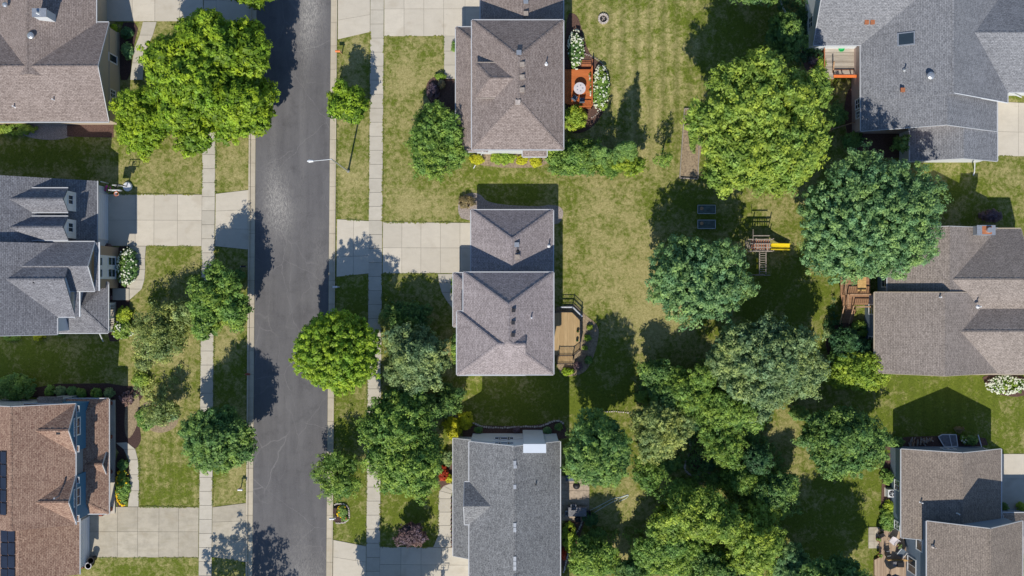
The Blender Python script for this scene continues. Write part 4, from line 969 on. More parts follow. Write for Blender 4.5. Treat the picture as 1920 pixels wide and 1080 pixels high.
shrub('narrow green hedge against the wall of the middle house', 852, 650, 6, 34, 1.0, L['L_mid'])
# --- around top centre house
shrub('white hydrangea bank along the wall above the orange deck', 1080, 92, 17, 38, 1.3, L['L_deep'], 'petal', 130, .19)
shrub('white hydrangea bank right of the orange deck', 1127, 166, 17, 46, 1.2, L['L_mid'], 'petal', 150, .19)
shrub('bright green shrub below the orange deck', 1080, 220, 26, 27, 1.9, L['L_lime'], c=.28, s=.2)
shrub('yellow shrub leftmost under the taupe house wall', 893, 298, 15, 11, .8, L['L_gold'])
shrub('broad lime shrub under the taupe house wall', 941, 297, 27, 15, 1.1, L['L_lime'])
shrub('small yellow shrub between the lime shrub and the bay', 978, 300, 12, 11, .8, L['L_gold'])
shrub('small yellow shrub under the bay roof', 1005, 303, 12, 12, .8, L['L_gold'])
tree('broad mid green shrubby tree at the corner below the taupe house', 1082, 295, 62, 38, 3.6, L['L_mid'], c=.34, s=.2, lob=.35, nl=9, cat='tree')
tree('bright lime young tree on the back lawn', 1180, 303, 36, 34, 5.6, L['L_lime'], c=.34, s=.2, lob=.45, nl=7, K=120, rz=2.3)
tree('dark pointed conifer behind the bright lime young tree', 1174, 280, 34, 34, 8.2, L['L_deep'], c=.26, s=.18, lob=.5, conic=.9, rz=3.9, K=520, core=False, gapf=.9)
tree('second narrow pointed conifer near the shrubby corner tree', 1128, 288, 26, 26, 6.0, L['L_deep'], c=.26, s=.18, lob=.5, conic=.88, rz=2.8, K=320, core=False, gapf=.9)
tree('tiny sparse sapling on the back lawn', 1248, 300, 20, 22, 5.6, L['L_mid'], c=.24, s=.15, lob=.5, K=110, nleaf=14, conic=.85, rz=2.6, core=False, gapf=.8)
for x, y, r_, ma in ((1106, 614, 6, 'L_lime'), (1102, 634, 7, 'L_bright'), (1097, 652, 5, 'L_lime'), (1104, 675, 9, 'L_deep')):
    shrub('little round green shrub in the dry bed beside the tan deck, %s of four' % {614: 'top one', 634: 'second', 652: 'third', 675: 'lowest'}[y], x, y, r_, r_, .6, L[ma], group='little round shrubs beside the tan deck')
shrub('purple leaved shrub at the lower corner of the tan deck', 1084, 686, 9, 9, .8, L['L_purple'])
shrub('bright green plants below the steps of the tan deck', 1064, 697, 15, 8, .6, L['L_bright'])
# --- big trees in the right half
tree('large round blue green maple on the open back lawn', 1311, 522, 100, 88, 9.6, L['L_blue'], c=.48, s=.31, lob=.22, nl=22, nleaf=26, shell=.8, rz=4.4, flat=.8)
tree('huge yellow green tree in the upper back yards', 1432, 232, 142, 146, 14.0, L['L_yellowgreen'], c=.52, s=.3, lob=.3, nl=14, nleaf=28, rz=5.2, parts=[(-.15, .15, .82, .8, .05, 1), (.45, .35, .55, .5, -.15, .8), (-.3, -.4, .6, .55, -.1, .85), (.35, -.35, .6, .6, 0, .9), (0, .68, .4, .33, -.3, .6)])
tree('huge blue green maple touching the tan grey roof', 1636, 408, 153, 127, 12.5, L['L_blue'], c=.52, s=.32, lob=.24, nl=26, nleaf=28, shell=.8, rz=5.2, flat=.8, parts=[(-.06, .05, .86, .9, .05, 1), (.5, .25, .46, .5, -.1, .75), (-.3, -.4, .55, .52, -.15, .8), (.25, -.3, .58, .58, 0, .8)])
tree('wide grey green tree in the middle of the back yards', 1442, 690, 120, 100, 10.4, L['L_grey'], c=.46, s=.25, lob=.28, nl=16, parts=[(.05, .12, .9, .8, 0, 1), (-.35, .1, .6, .7, -.1, .8), (-.1, -.5, .55, .5, -.2, .75)], rz=4.4)
tree('yellow green low tree by the wall of the tan grey house', 1614, 700, 68, 42, 4.6, L['L_lime'], c=.36, s=.22, lob=.25, nl=10, rz=1.7)
tree('dense green tree left of the brown roofed house', 1586, 826, 97, 66, 8.4, L['L_deep'], c=.44, s=.25, lob=.28, nl=14, rz=3.4)
tree('dark green pointed tree right of the dark grey house', 1124, 848, 68, 74, 12.5, L['L_deep'], c=.42, s=.26, lob=.18, nl=11, conic=.35, rz=5)
tree('pale olive tree beside the dark pointed tree', 1238, 806, 60, 62, 7.4, L['L_olive'], c=.4, s=.21, lob=.3, nl=9)
tree('tall lime tree at the bottom of the back yards', 1310, 975, 95, 72, 9.0, L['L_yellowgreen'], c=.5, s=.25, lob=.38, nl=12, parts=[(-.1, .1, .75, .8, 0, 1), (.45, -.1, .55, .7, -.1, .85), (-.55, -.3, .45, .6, -.3, .6)])
tree('yellow green tree right of the tall lime tree at the bottom', 1412, 1020, 58, 66, 8.0, L['L_yellowgreen'], c=.45, s=.24, lob=.35, nl=9)
tree('mid green tree among the cluster above the winding stone edge', 1290, 735, 55, 45, 6.4, L['L_mid'], c=.4, s=.22, lob=.35, nl=8)
tree('light green slender tree beside the winding stone edge', 1358, 832, 50, 55, 6.4, L['L_mid'], c=.38, s=.19, lob=.5, nl=8, K=190)
tree('mid green tree at the bottom edge right of the dark grey house', 1112, 1048, 58, 48, 5.6, L['L_mid'], c=.4, s=.22, lob=.3, nl=9)
tree('small olive tree beyond the end of the stone path', 1435, 948, 36, 34, 5.0, L['L_yellowgreen'], c=.34, s=.18, lob=.45, nl=7, K=100)
tree('tall green tree at the bottom edge left of the patio deck', 1572, 1128, 98, 84, 10.5, L['L_deep'], c=.4, s=.24, lob=.3, nl=8)
tree('blue green tree at the bottom edge beside the yellow green tree', 1488, 1068, 42, 44, 6.5, L['L_blue'], c=.36, s=.2, lob=.3, nl=8)
tree('small dark blue spruce in the shaded middle of the yards', 1420, 862, 34, 34, 5.6, L['L_tealdark'], c=.3, s=.2, lob=.3, nl=9, conic=.7, rz=2.5)
tree('shaded green tree left of the wide grey green tree', 1232, 700, 40, 34, 5.4, L['L_deep'], c=.36, s=.2, lob=.4, nl=7, K=120)
tree('small green tree at the bottom below the pale lawn strip', 1225, 1045, 48, 40, 5.2, L['L_mid'], c=.38, s=.2, lob=.4, nl=8)
tree('airy tree shading the grass beneath the pale olive tree', 1262, 925, 36, 30, 5.6, L['L_mid'], c=.36, s=.18, lob=.5, nl=7, K=60, nleaf=14)
tree('dark green tree behind the top right deck', 1478, 60, 40, 52, 6.0, L['L_deep'], c=.4, s=.22, lob=.35)
tree('dark tree at the top edge left of the top right house', 1440, -60, 90, 70, 9, L['L_deep'], c=.45, s=.26, lob=.35)
tree('shaded small tree right of the play set', 1585, 640, 30, 28, 4.2, L['L_tealdark'], c=.34, s=.2, lob=.4)
tree('dark shrubby tree in the shade above the yellow green low tree', 1620, 655, 36, 24, 3.4, L['L_tealdark'], c=.3, s=.2)
tree('slim tree in the shaded court below the top right house', 1692, 268, 18, 16, 4.0, L['L_deep'], c=.3, s=.18, lob=.4)
tree('slender green tree on the shaded lawn above the stone edge', 1318, 705, 30, 26, 6.8, L['L_mid'], c=.34, s=.19, lob=.45, K=90)
tree('dark tree between the stone path and the pale lawn strip', 1475, 915, 26, 30, 5.2, L['L_deep'], c=.34, s=.2, lob=.4)
tree('bushy green tree at the bottom edge right of the pale lawn strip', 1262, 1030, 66, 56, 6.4, L['L_mid'], c=.4, s=.22)
tree('green tree at the bottom edge below the tall lime tree', 1345, 1075, 60, 45, 6.0, L['L_deep'], c=.4, s=.22)
tree('dark green tree added as the shaded upper side of the large sidewalk tree', 770, 765, 66, 42, 5.6, L['L_deep'], c=.4, s=.22)  # added dark crown stands for the large tree's own shaded side
tree('mid green tree right above the slender stone edge tree', 1345, 768, 46, 40, 6.0, L['L_mid'], c=.38, s=.2)
tree('green tree above the pale olive tree in the shaded lawn', 1250, 742, 44, 34, 5.0, L['L_deep'], c=.36, s=.2)
tree('green tree filling the lower lobe of the grey green tree', 1395, 768, 52, 44, 7.2, L['L_mid'], c=.4, s=.22)
tree('loose green tree at the end of the diagonal stone line', 1450, 925, 42, 36, 5.2, L['L_deep'], c=.36, s=.2)
tree('fine leaved green tree between the stone path and the tall lime tree', 1395, 905, 46, 28, 4.6, L['L_mid'], c=.34, s=.18)
tree('airy small tree on the grass right of the patio lawn', 1218, 888, 34, 40, 5.6, L['L_mid'], c=.36, s=.18, lob=.5, K=110, nleaf=14)
tree('green tree at the left of the wooded bottom edge', 1185, 1072, 34, 26, 4.6, L['L_deep'], c=.36, s=.2)
tree('green bushy tree right of the corner shrub tree under the taupe house', 1140, 306, 34, 26, 2.8, L['L_mid'], c=.34, s=.2)
tree('olive feathery tree on the lawn beside the airy street tree', 345, 590, 46, 42, 5.4, L['L_olive'], c=.42, s=.2, lob=.4, nleaf=16, K=170, shell=.45)
tree('shrubby green tree right of the brown deck stairs', 1590, 672, 36, 22, 3.6, L['L_deep'], c=.32, s=.2)
sh = [('dark green shrub beside the gravel court of the top right house', 1600, 262, 22, 18, 1.4, 'L_deep'), ('pink tinged shrub left of the weathered deck', 1527, 112, 12, 10, 1.0, 'L_purple'), ('lime shrub against the weathered deck', 1540, 122, 11, 22, 1.2, 'L_lime'),
      ('dark shrub left of the weathered deck wall', 1518, 80, 16, 22, 1.3, 'L_deep'), ('purple leaved shrub in the shadow above the tan chimney', 1862, 405, 24, 14, 1.6, 'L_purple'), ('green shrub below the brown deck stairs', 1612, 618, 18, 20, 1.2, 'L_mid'),
      ('blue green shrub at the left corner of the brown roofed house', 1682, 830, 16, 12, 1.2, 'L_deep'), ('rusty brown shrub by the basement window cover', 1800, 806, 9, 7, .9, 'L_brown'), ('dark green shrub left of the downspout of the brown roofed house', 1822, 826, 14, 11, 1.1, 'L_deep'),
      ('tangled green shrub beside the patio of the brown roofed house', 1666, 975, 18, 26, 1.2, 'L_mid'), ('lime shrub beside the air conditioner', 1668, 948, 12, 12, .9, 'L_lime'), ('olive shrub above the air conditioner', 1664, 895, 13, 16, 1.2, 'L_mid'),
      ('dark shrub by the right driveway', 1884, 952, 8, 12, 1.0, 'L_deep'), ('lime bush at the right edge beside the driveway', 1916, 955, 10, 16, 1.1, 'L_lime'), ('blue green low shrub near the stone path end', 1395, 892, 26, 20, 1.4, 'L_blue'),
      ('mid green shrub beneath the grey green tree', 1335, 770, 24, 22, 2.0, 'L_mid'), ('dark undergrowth shrub at the bend of the stone edge', 1330, 870, 14, 14, 1.2, 'L_tealdark'), ('lime shrub bed along the dark grey house', 1068, 1005, 17, 30, 1.0, 'L_lime'),
      ('bright red shrub along the dark grey house', 1056, 1040, 6, 12, .8, 'L_red'), ('dark teal shrub below the sprinkler hose', 1108, 975, 17, 14, 1.2, 'L_tealdark'), ('dark green shrub on the lawn edge below the sprinkler hose', 1120, 1005, 22, 16, 1.5, 'L_deep'),
      ('small teal plant in the bed beside the boxed chimney', 1026, 808, 9, 7, .6, 'L_blue'), ('small green plant in the bed at the corner of the boxed chimney wall', 1047, 800, 9, 8, .7, 'L_deep'), ('dark green plant in the bed above the gable windows', 897, 806, 9, 7, .6, 'L_deep'),
      ('dark red plant in the bed beside the air vent of the gable wall', 968, 806, 7, 5, .5, 'L_purple'), ('dense green hedge beside the raised vegetable bed', 1300, 255, 10, 30, .9, 'L_mid'), ('low blue spruce shrub at the lower right yard edge', 1452, 1000, 14, 22, 2.0, 'L_blue'),
      ('shaded green shrub under the huge yellow green tree', 1570, 215, 22, 26, 1.8, 'L_deep'), ('grey shrub by the shaded path at the dry bed', 1555, 622, 12, 10, .8, 'L_grey')]
sh += [('dark shrub under the trees left of the stone path start', 1255, 870, 26, 20, 1.8, 'L_deep'), ('low mid green shrub in the shade above the tall lime tree', 1285, 910, 26, 16, 1.4, 'L_mid'), ('teal shrub between the spruce and the stone path', 1375, 885, 20, 16, 1.6, 'L_tealdark'),
       ('olive shrub at the lower right of the grey green tree', 1500, 775, 22, 16, 1.8, 'L_deep'), ('dark shrub in the gap between the olive tree and the slender tree', 1300, 790, 22, 24, 2.2, 'L_tealdark'), ('mid green shrub at the top of the shaded lawn strip', 1210, 745, 22, 14, 1.3, 'L_mid'),
       ('shaded shrub right of the slender stone edge tree', 1405, 815, 20, 26, 2.0, 'L_deep'), ('blue green shrub below the diagonal stone line', 1410, 935, 24, 16, 1.6, 'L_deep'), ('green shrub along the lower right of the tall lime tree', 1462, 960, 18, 22, 2.0, 'L_mid'), ('dark shrub beneath the lime tree edge', 1345, 900, 22, 14, 1.5, 'L_deep')]
for l_, x, y, rx, ry, h, ma in sh: shrub(l_, x, y, rx, ry, h, L[ma], c=.24, s=.19)
shrub('long white flowering bed below the tan grey house', 1888, 722, 40, 19, .8, L['L_mid'], 'petal', 320, .19, K=180)
shrub('white flowering plant by the basement window cover', 1808, 824, 9, 9, .8, L['L_mid'], 'petal', 22, .14)
# low tangled undergrowth below the wooded yards: nobody could count it
ur = np.random.default_rng(77)
def inside(x, y, poly):
    c = False
    for i in range(len(poly)):
        (x1, y1), (x2, y2) = poly[i], poly[i - 1]
        if (y1 > y) != (y2 > y) and x < (x2 - x1) * (y - y1) / (y2 - y1) + x1: c = not c
    return c
def undergrowth(poly, n, seed, mat, hmax=1.1):
    u = np.random.default_rng(seed); x0, x1 = min(p[0] for p in poly), max(p[0] for p in poly); y0, y1 = min(p[1] for p in poly), max(p[1] for p in poly)
    pt = [(x, y) for x, y in zip(u.uniform(x0, x1, n * 2), u.uniform(y0, y1, n * 2)) if inside(x, y, poly) and math.sin(x * .05 + seed) + math.cos(y * .06) > -.7][:n]
    cen = np.array([tuple(G(x, y, u.uniform(.1, hmax))) for x, y in pt]); d = np.tile(np.array([[0, 0, 1.0]]), (len(cen), 1))
    o = leaves('undergrowth', cen, d, 14, .4, .2, mat, None, seed, .6, .7); o['kind'] = 'stuff'; return o
tag(undergrowth([(1195, 690), (1330, 670), (1420, 790), (1480, 880), (1500, 960), (1400, 960), (1330, 900), (1230, 900), (1290, 820), (1210, 770)], 900, 61, L['L_deep']), 'dark green undergrowth spreading beneath the trees of the wooded yard', 'undergrowth')
tag(undergrowth([(1070, 985), (1180, 1020), (1200, 1080), (1500, 1080), (1500, 1000), (1400, 960), (1300, 900), (1230, 960), (1180, 1000)], 500, 62, L['L_mid'], .8), 'mid green undergrowth along the bottom edge of the wooded yard', 'undergrowth')
tag(undergrowth([(1560, 560), (1575, 620), (1640, 640), (1630, 690), (1560, 680), (1545, 610)], 160, 63, L['L_tealdark'], .7), 'dark undergrowth below the brown deck stairs', 'undergrowth')
tag(undergrowth([(1455, 0), (1545, 0), (1545, 120), (1480, 120)], 220, 64, L['L_tealdark'], .8), 'shaded undergrowth left of the large grey house', 'undergrowth')
tag(undergrowth([(250, 640), (345, 600), (340, 700), (300, 760), (255, 740)], 130, 65, L['L_olive'], .35), 'sparse olive ground plants on the lawn left of the sidewalk', 'undergrowth')
gr_ = np.random.default_rng(5); gp_ = []
def edge(p, q, n):
    for _ in range(n):
        t_ = gr_.uniform(); x = p[0] + (q[0] - p[0]) * t_; y = p[1] + (q[1] - p[1]) * t_
        if math.sin(x * .11 + y * .07) + math.sin(y * .19 + x * .03) > -.5: gp_.append(tuple(G(x + gr_.normal(0, .7), y + gr_.normal(0, .7), .04)))
for a_, b_ in (((694.5, 60), (690.5, 412)), ((690, 520), (686.5, 1020)), ((720, 70), (716.5, 415)), ((716, 514), (712.5, 1024)), ((380, 260), (379, 364)), ((378, 462), (373, 950)), ((404.5, 260), (404, 362)), ((403, 463), (398.5, 948)),
               ((632.5, 76), (631, 410)), ((629.5, 522), (624.5, 1010)), ((468.5, 240), (467, 356)), ((466, 468), (461.5, 943)), ((721, 68), (832, 68)), ((719, 417), (862, 417.5)), ((719, 513), (820, 513)), ((203, 364), (379, 365)), ((275, 461.5), (378, 462)), ((262, 950), (373, 951)), ((180, 1045.5), (372, 1045.5)), ((713, 1025), (810, 1026)), ((461, 1054), (398, 1044)), ((692, 414), (633, 411)), ((691, 513), (631, 520)), ((1866, 293), (1920, 293)), ((821.5, 1000), (822, 930)), ((261, 860), (261, 945)), ((832, 70), (832, 145))):
    edge(a_, b_, int(math.hypot(a_[0] - b_[0], a_[1] - b_[1]) * 1.1))
gp_ = np.array(gp_); o = leaves('grass_tufts', gp_, np.tile(np.array([[0, 0, 1.0]]), (len(gp_), 1)), 5, .09, .13, leafmat('edge_grass', (.08, .1, .015), (.26, .28, .06), .1), None, 9, .9, .3)
tag(o, 'ragged grass creeping over the edges of walks, kerbs and driveways', 'grass', kind='stuff')
# plants in the row by the dark grey house walk
for i in range(12):
    shrub('tiny dark plant in the row beside the curved walk', 846.5, 936 + i * 8, 2.2, 3, .35, L['L_purple'], K=5, nleaf=12, c=.09, s=.1, group='tiny plants in the row beside the curved walk')

# ------------------------------------------------------------------ street lamp, mailboxes, hoops
b0 = G(653, 321); sl_ = thing('street_lamp', 'tall grey street lamp with an arm reaching over the road', 'street lamp', b0)
MB().tube(b0, b0 + Vector((0, 0, .25)), .2, .16, 12).build('base', M['metal'], sl_)
top = P(620.5, 301, 9.3); top.x = b0.x; top.y = b0.y
MB().tube(b0 + Vector((0, 0, .25)), top, .11, .07, 10).build('pole', M['metal'], sl_)
e = P(586, 302, 9.6); MB().tube(top, e, .05, .04, 8).build('arm', M['metal'], sl_)
MB().tube(e + Vector((.1, 0, .02)), e + Vector((-.35, 0, .02)), .1, .17, 10).tube(e + Vector((-.35, 0, .02)), e + Vector((-.55, 0, 0)), .17, .05, 10).build('lamp_head', M['white'], sl_)
def mailbox(label, x, y, rz, mat='black', post='wood', grp=None):
    b = G(x, y); t = thing('mailbox', label, 'mailbox', b)
    MB().box((b.x - .05, b.y - .05, 0), (b.x + .05, b.y + .05, 1.25)).build('post', M[post], t)
    d = Vector((math.cos(rz), math.sin(rz), 0)); MB().beam(b + Vector((0, 0, 1.0)) - d * .15, b + Vector((0, 0, 1.0)) + d * .5, .08).build('arm', M[post], t)
    m = MB(); c = b + d * .25 + Vector((0, 0, 1.15)); k = len(m.v)
    n = Vector((-d.y, d.x, 0)); prof = [(-.1, -.1), (.1, -.1), (.1, .03)] + [(.1 * math.cos(a), .03 + .1 * math.sin(a)) for a in (.6, 1.2, 1.57, 1.95, 2.55)] + [(-.1, .03)]
    for e in (-.26, .26): m.v += [tuple(c + d * e + n * p[0] * 1.1 + Vector((0, 0, p[1]))) for p in prof]
    q = len(prof)
    for i in range(q): j = (i + 1) % q; m.f.append((k + i, k + j, k + q + j, k + q + i)); m.uv.append(None)
    m.f.append(tuple(k + i for i in range(q))); m.f.append(tuple(k + q + i for i in range(q))[::-1]); m.uv += [None, None]
    m.build('box', M[mat], t); MB().box(c + n * .12 + Vector((-.02, 0, 0)), c + n * .135 + Vector((.02, .01, .18))).build('flag', M['red'], t)
    return t
mailbox('mailbox on orange brown wooden post beside the upper right kerb', 641, 101, math.pi, 'orange', 'wood')
mailbox('white mailbox at the kerb beside the middle driveway', 636, 538, math.pi, 'white', 'white')
mailbox('white mailbox standing in the kerbside flower bed', 630, 968, math.pi, 'white', 'white')
mailbox('white mailbox on the verge beside the lower left street tree', 452, 914, 0, 'white', 'wood')
mailbox('dark mailbox at the left kerb in the tree shade', 458, 500, 0, 'dark', 'white')
mailbox('brown mailbox at the left kerb opposite the bright maple', 466, 700, 0, 'brick', 'wood')
def hoop(label, bx, by, board, rimmat, facing=-1):
    b = G(bx, by); t = thing('basketball_hoop', label, 'basketball hoop', b)
    MB().lathe(b, [(.5, 0), (.55, .12), (.45, .3), (.1, .34), (.01, .34)], 14).build('base', M['white'], t)
    bd = G(*board, 3.3); p1 = b + Vector((0, 0, .3)); p2 = b + Vector((0, 0, 2.6)); MB().tube(p1, p2, .06).tube(p2, bd + Vector((0, .05, 0)), .05).build('pole', M['dark'], t)
    fr = MB(); w_, h_ = .6, .4
    for (u0, v0, u1, v1) in ((-w_, -h_, w_, -h_ + .05), (-w_, h_ - .05, w_, h_), (-w_, -h_ + .05, -w_ + .05, h_ - .05), (w_ - .05, -h_ + .05, w_, h_ - .05), (-.2, -.15, .2, -.12), (-.2, .15, .2, .18), (-.2, -.12, -.17, .15), (.17, -.12, .2, .15)):
        fr.box((bd.x + u0, bd.y - .03, bd.z + v0), (bd.x + u1, bd.y + .03, bd.z + v1))
    fr.build('board_frame', M['white'] if rimmat == 'orange' else M['dark'], t)
    r = MB(); c = bd + Vector((0, facing * .35, -.25))
    for i in range(16):
        a, b_ = 2 * math.pi * i / 16, 2 * math.pi * (i + 1) / 16; r.tube(c + Vector((.23 * math.cos(a), .23 * math.sin(a), 0)), c + Vector((.23 * math.cos(b_), .23 * math.sin(b_), 0)), .025, None, 5)
    r.tube(bd + Vector((0, 0, -.25)), c + Vector((0, .22, 0)), .03); r.build('rim', M[rimmat], t)
    n = MB(); n.lathe(c, [(.22, 0), (.17, -.2), (.15, -.42)], 8).build('net', M['cushion'], t)
hoop('basketball hoop with orange rim beside the garage of the charcoal roofed house', 240, 350, (240.5, 363), 'orange')
hoop('dark framed basketball hoop beside the bottom driveway', 826, 1142, (820, 1119), 'dark')
# trash cans
for i, (x, y, ma, l_) in enumerate(((173, 1056, 'cushion', 'round pale rimmed bin on the lawn by the red brown garage'), (178, 1046, 'black', 'black round bin behind the pale rimmed bin'))):
    b = G(x, y); t = thing('rubbish_bin', l_, 'bin', b); MB().lathe(b, [(.26, 0), (.34, .95), (.3, .95), (.24, .1), (.01, .1)], 18).build('body', M['black'], t); MB().lathe(b + Vector((0, 0, .95)), [(.3, 0), (.38, 0), (.38, .05), (.3, .05), (.3, 0)], 18).build('rim', M[ma], t)
# fire pit
b = G(1131, 36); t = thing('fire_pit', 'round stone fire pit on the striped back lawn', 'fire pit', b)
for i in range(14):
    a = 2 * math.pi * i / 14; MB().obox(b + Vector((.5 * math.cos(a), .5 * math.sin(a), .13)), (.2, .2, .28), a).build('stone', M['stone'], t)
MB().lathe(b, [(.4, .02), (.36, .06), (.01, .08)], 14).build('ash', M['dark'], t); MB().obox(b + Vector((0, 0, .18)), (.5, .12, .1), .9).obox(b + Vector((0, .05, .24)), (.4, .1, .1), 2.2).build('log', M['greywood'], t)

# ------------------------------------------------------------------ decks
def planks(parent, poly_img, z, wid, axis, mat, th=.05, name='decking'):
    """clip boards to a polygon, each board its own part"""
    pts = [tuple(P(x, y, z))[:2] for x, y in poly_img]
    ax = 0 if axis == 'x' else 1     # boards repeat along ax
    lo = min(p[ax] for p in pts); hi = max(p[ax] for p in pts); n = int((hi - lo) / wid); cnt = 0; me = []
    def clip(pts, a, keep_gt):
        out = []
        for i in range(len(pts)):
            p, q = pts[i], pts[(i + 1) % len(pts)]; ip = (p[ax] >= a) == keep_gt; iq = (q[ax] >= a) == keep_gt
            if ip: out.append(p)
            if ip != iq:
                t_ = (a - p[ax]) / (q[ax] - p[ax]); out.append((p[0] + (q[0] - p[0]) * t_, p[1] + (q[1] - p[1]) * t_))
        return out
    for i in range(n + 1):
        a = lo + i * wid; c = clip(clip(pts, a, True), a + wid - .012, False)
        if len(c) >= 3: MB().prism(c, z - th, z + rnd.uniform(-.002, .002)).build('deck_board', mat, parent)
def railing(parent, pts, z, mat, h=.95, post=1.6, bal=.14, name='railing', rail_w=.09):
    m = MB(); 
    for p, q in zip(pts[:-1], pts[1:]):
        p = Vector(p); q = Vector(q); L_ = (q - p).length; d = (q - p) / L_
        m.beam(p + Vector((0, 0, h)), q + Vector((0, 0, h)), rail_w, .05).beam(p + Vector((0, 0, .12)), q + Vector((0, 0, .12)), .05, .05)
        n = max(1, round(L_ / post))
        for i in range(n + 1): c = p + d * L_ * i / n; m.beam(c + Vector((0, 0, -.1)), c + Vector((0, 0, h + .06)), .1)
        k = int(L_ / bal)
        for i in range(1, k): c = p + d * L_ * i / k; m.beam(c + Vector((0, 0, .14)), c + Vector((0, 0, h - .02)), .03)
    return m.build(name, mat, parent)
def skirt(parent, poly, z, mat): MB().prism([tuple(P(x, y, z))[:2] for x, y in chaikin(poly, 0)], .02, z - .07).build('deck_frame', mat, parent)

# orange deck
pol = [(1050, 130), (1109, 130), (1109, 202), (1085, 202), (1050, 190)]
t = thing('deck', 'orange stained timber deck with round table between hydrangeas', 'deck', G(1085, 165)); skirt(t, pol, .5, M['redwood']); planks(t, pol, .5, .14, 'y', M['orange_deck'])
pp = [P(1109, 128, .5), P(1109, 203, .5), P(1086, 203, .5)]; railing(t, pp, .5, M['orange_deck'])
for i in range(3): a = P(1090, 125 - i * 3.5, 0); MB().box((a.x, a.y, 0), (a.x + 1.1, a.y + .24, .4 - .12 * i)).build('step', M['redwood'], t)
MB().beam(P(1111, 112, .9), P(1111, 130, 1.3), .09).beam(P(1111, 112, 0), P(1111, 112, .95), .09).build('handrail', M['redwood'], t)
def round_table(label, x, y, z, r, mat, sect=True):
    p = P(x, y, z + .72); t = thing('patio_table', label, 'table', Vector((p.x, p.y, z)))
    MB().lathe((p.x, p.y, z + .7), [(.01, 0), (r, 0), (r * 1.03, .03), (r, .06), (r * .12, .06), (.01, .06)], 24).build('table_top', M[mat], t)
    MB().tube((p.x, p.y, z), (p.x, p.y, z + .7), .04).lathe((p.x, p.y, z), [(.01, .04), (.3, .04), (.3, 0)], 12).build('pedestal', M['dark'], t)
    for i in range(5):
        a = i * 1.26; MB().obox((p.x + .5 * r * math.cos(a), p.y + .5 * r * math.sin(a), z + .775), (.16, .1, .02), a).build('place_mat', M['metal'], t)
    return t
round_table('round pale patio table on the orange deck', 1087, 165.5, .5, .66, 'cushion')
def chair(label, x, y, z, rz, seat='steelblue', frame='dark', w=.55, group=None, recl=0):
    p = P(x, y, z + .4); t = thing('patio_chair', label, 'chair', Vector((p.x, p.y, z)), group)
    from mathutils import Matrix
    Rm = Matrix.Rotation(rz, 3, 'Z'); V = lambda a, b_, c_: Vector((p.x, p.y, z)) + Rm @ Vector((a, b_, c_))
    MB().obox(V(0, 0, .42), (w, w, .07), rz).build('seat', M[seat], t)
    MB().obox(V(0, w / 2 + .03, .72), (w, .06, .55), rz).build('backrest', M[seat], t)
    for sx in (-1, 1):
        for sy in (-1, 1): MB().beam(V(sx * w / 2 * .95, sy * w / 2 * .9, 0), V(sx * w / 2 * .95, sy * w / 2 * .9, .62 if True else .4), .04).build('leg', M[frame], t)
        MB().beam(V(sx * w / 2, -w / 2, .62), V(sx * w / 2, w / 2, .62), .05, .035).build('armrest', M[frame], t)
    return t
chair('dark patio chair below the round table on the orange deck', 1091, 188, .5, math.pi)
chair('dark patio chair leaning left below the round table on the orange deck', 1078, 184, .5, math.pi * .8)
shrub('string of white blossoms over the orange deck railing', 1106.5, 158, 3, 26, 1.6, L['L_mid'], 'petal', 16, .14, K=6, nleaf=8)

# tan deck
pol = [(1036, 585), (1072, 585), (1087, 600), (1087, 655), (1074, 666), (1036, 666)]; zd = .9
t = thing('deck', 'tan composite deck with cut corners and thin dark railing beside the middle house', 'deck', G(1063, 628)); skirt(t, pol, zd, M['wood']); planks(t, pol, zd, .14, 'x', M['tan_deck'])
pol2 = [(1044, 666.6), (1074, 666.6), (1074, 681), (1044, 681)]; planks(t, pol2, .5, .14, 'x', M['tan_deck']); skirt(t, pol2, .5, M['wood'])
r_ = [P(1040, 585, zd), P(1072, 585, zd), P(1087, 600, zd), P(1087, 655, zd), P(1074, 666, zd), P(1046, 666, zd)]; railing(t, r_, zd, M['dark'], rail_w=.06)
MB().beam(P(1051, 582, .9) + Vector((0, .35, 0)), P(1074, 582, .9) + Vector((0, .35, 0)), .14, .06).beam(P(1074, 582, .9) + Vector((0, .35, 0)), P(1090, 597, .9) + Vector((.1, .2, 0)), .14, .06).build('bench_cap', M['white'], t)
railing(t, [P(1044, 681, .5), P(1074, 681, .5)], .5, M['dark'], rail_w=.06)
for x, y in ((1083, 621), (1082, 638)):
    p = P(x, y, zd); tt = thing('plant_pot', 'small pot on the tan deck beside the railing' + (', the upper of two' if y < 630 else ', the lower of two'), 'pot', p); MB().lathe(p, [(.1, 0), (.16, .25), (.13, .25), (.01, .2)], 12).build('pot', M['greywood' if y > 630 else 'brick'], tt); MB().lathe(p + Vector((0, 0, .2)), [(.12, 0), (.15, .1), (.01, .25)], 8).build('plant', L['L_deep'], tt)

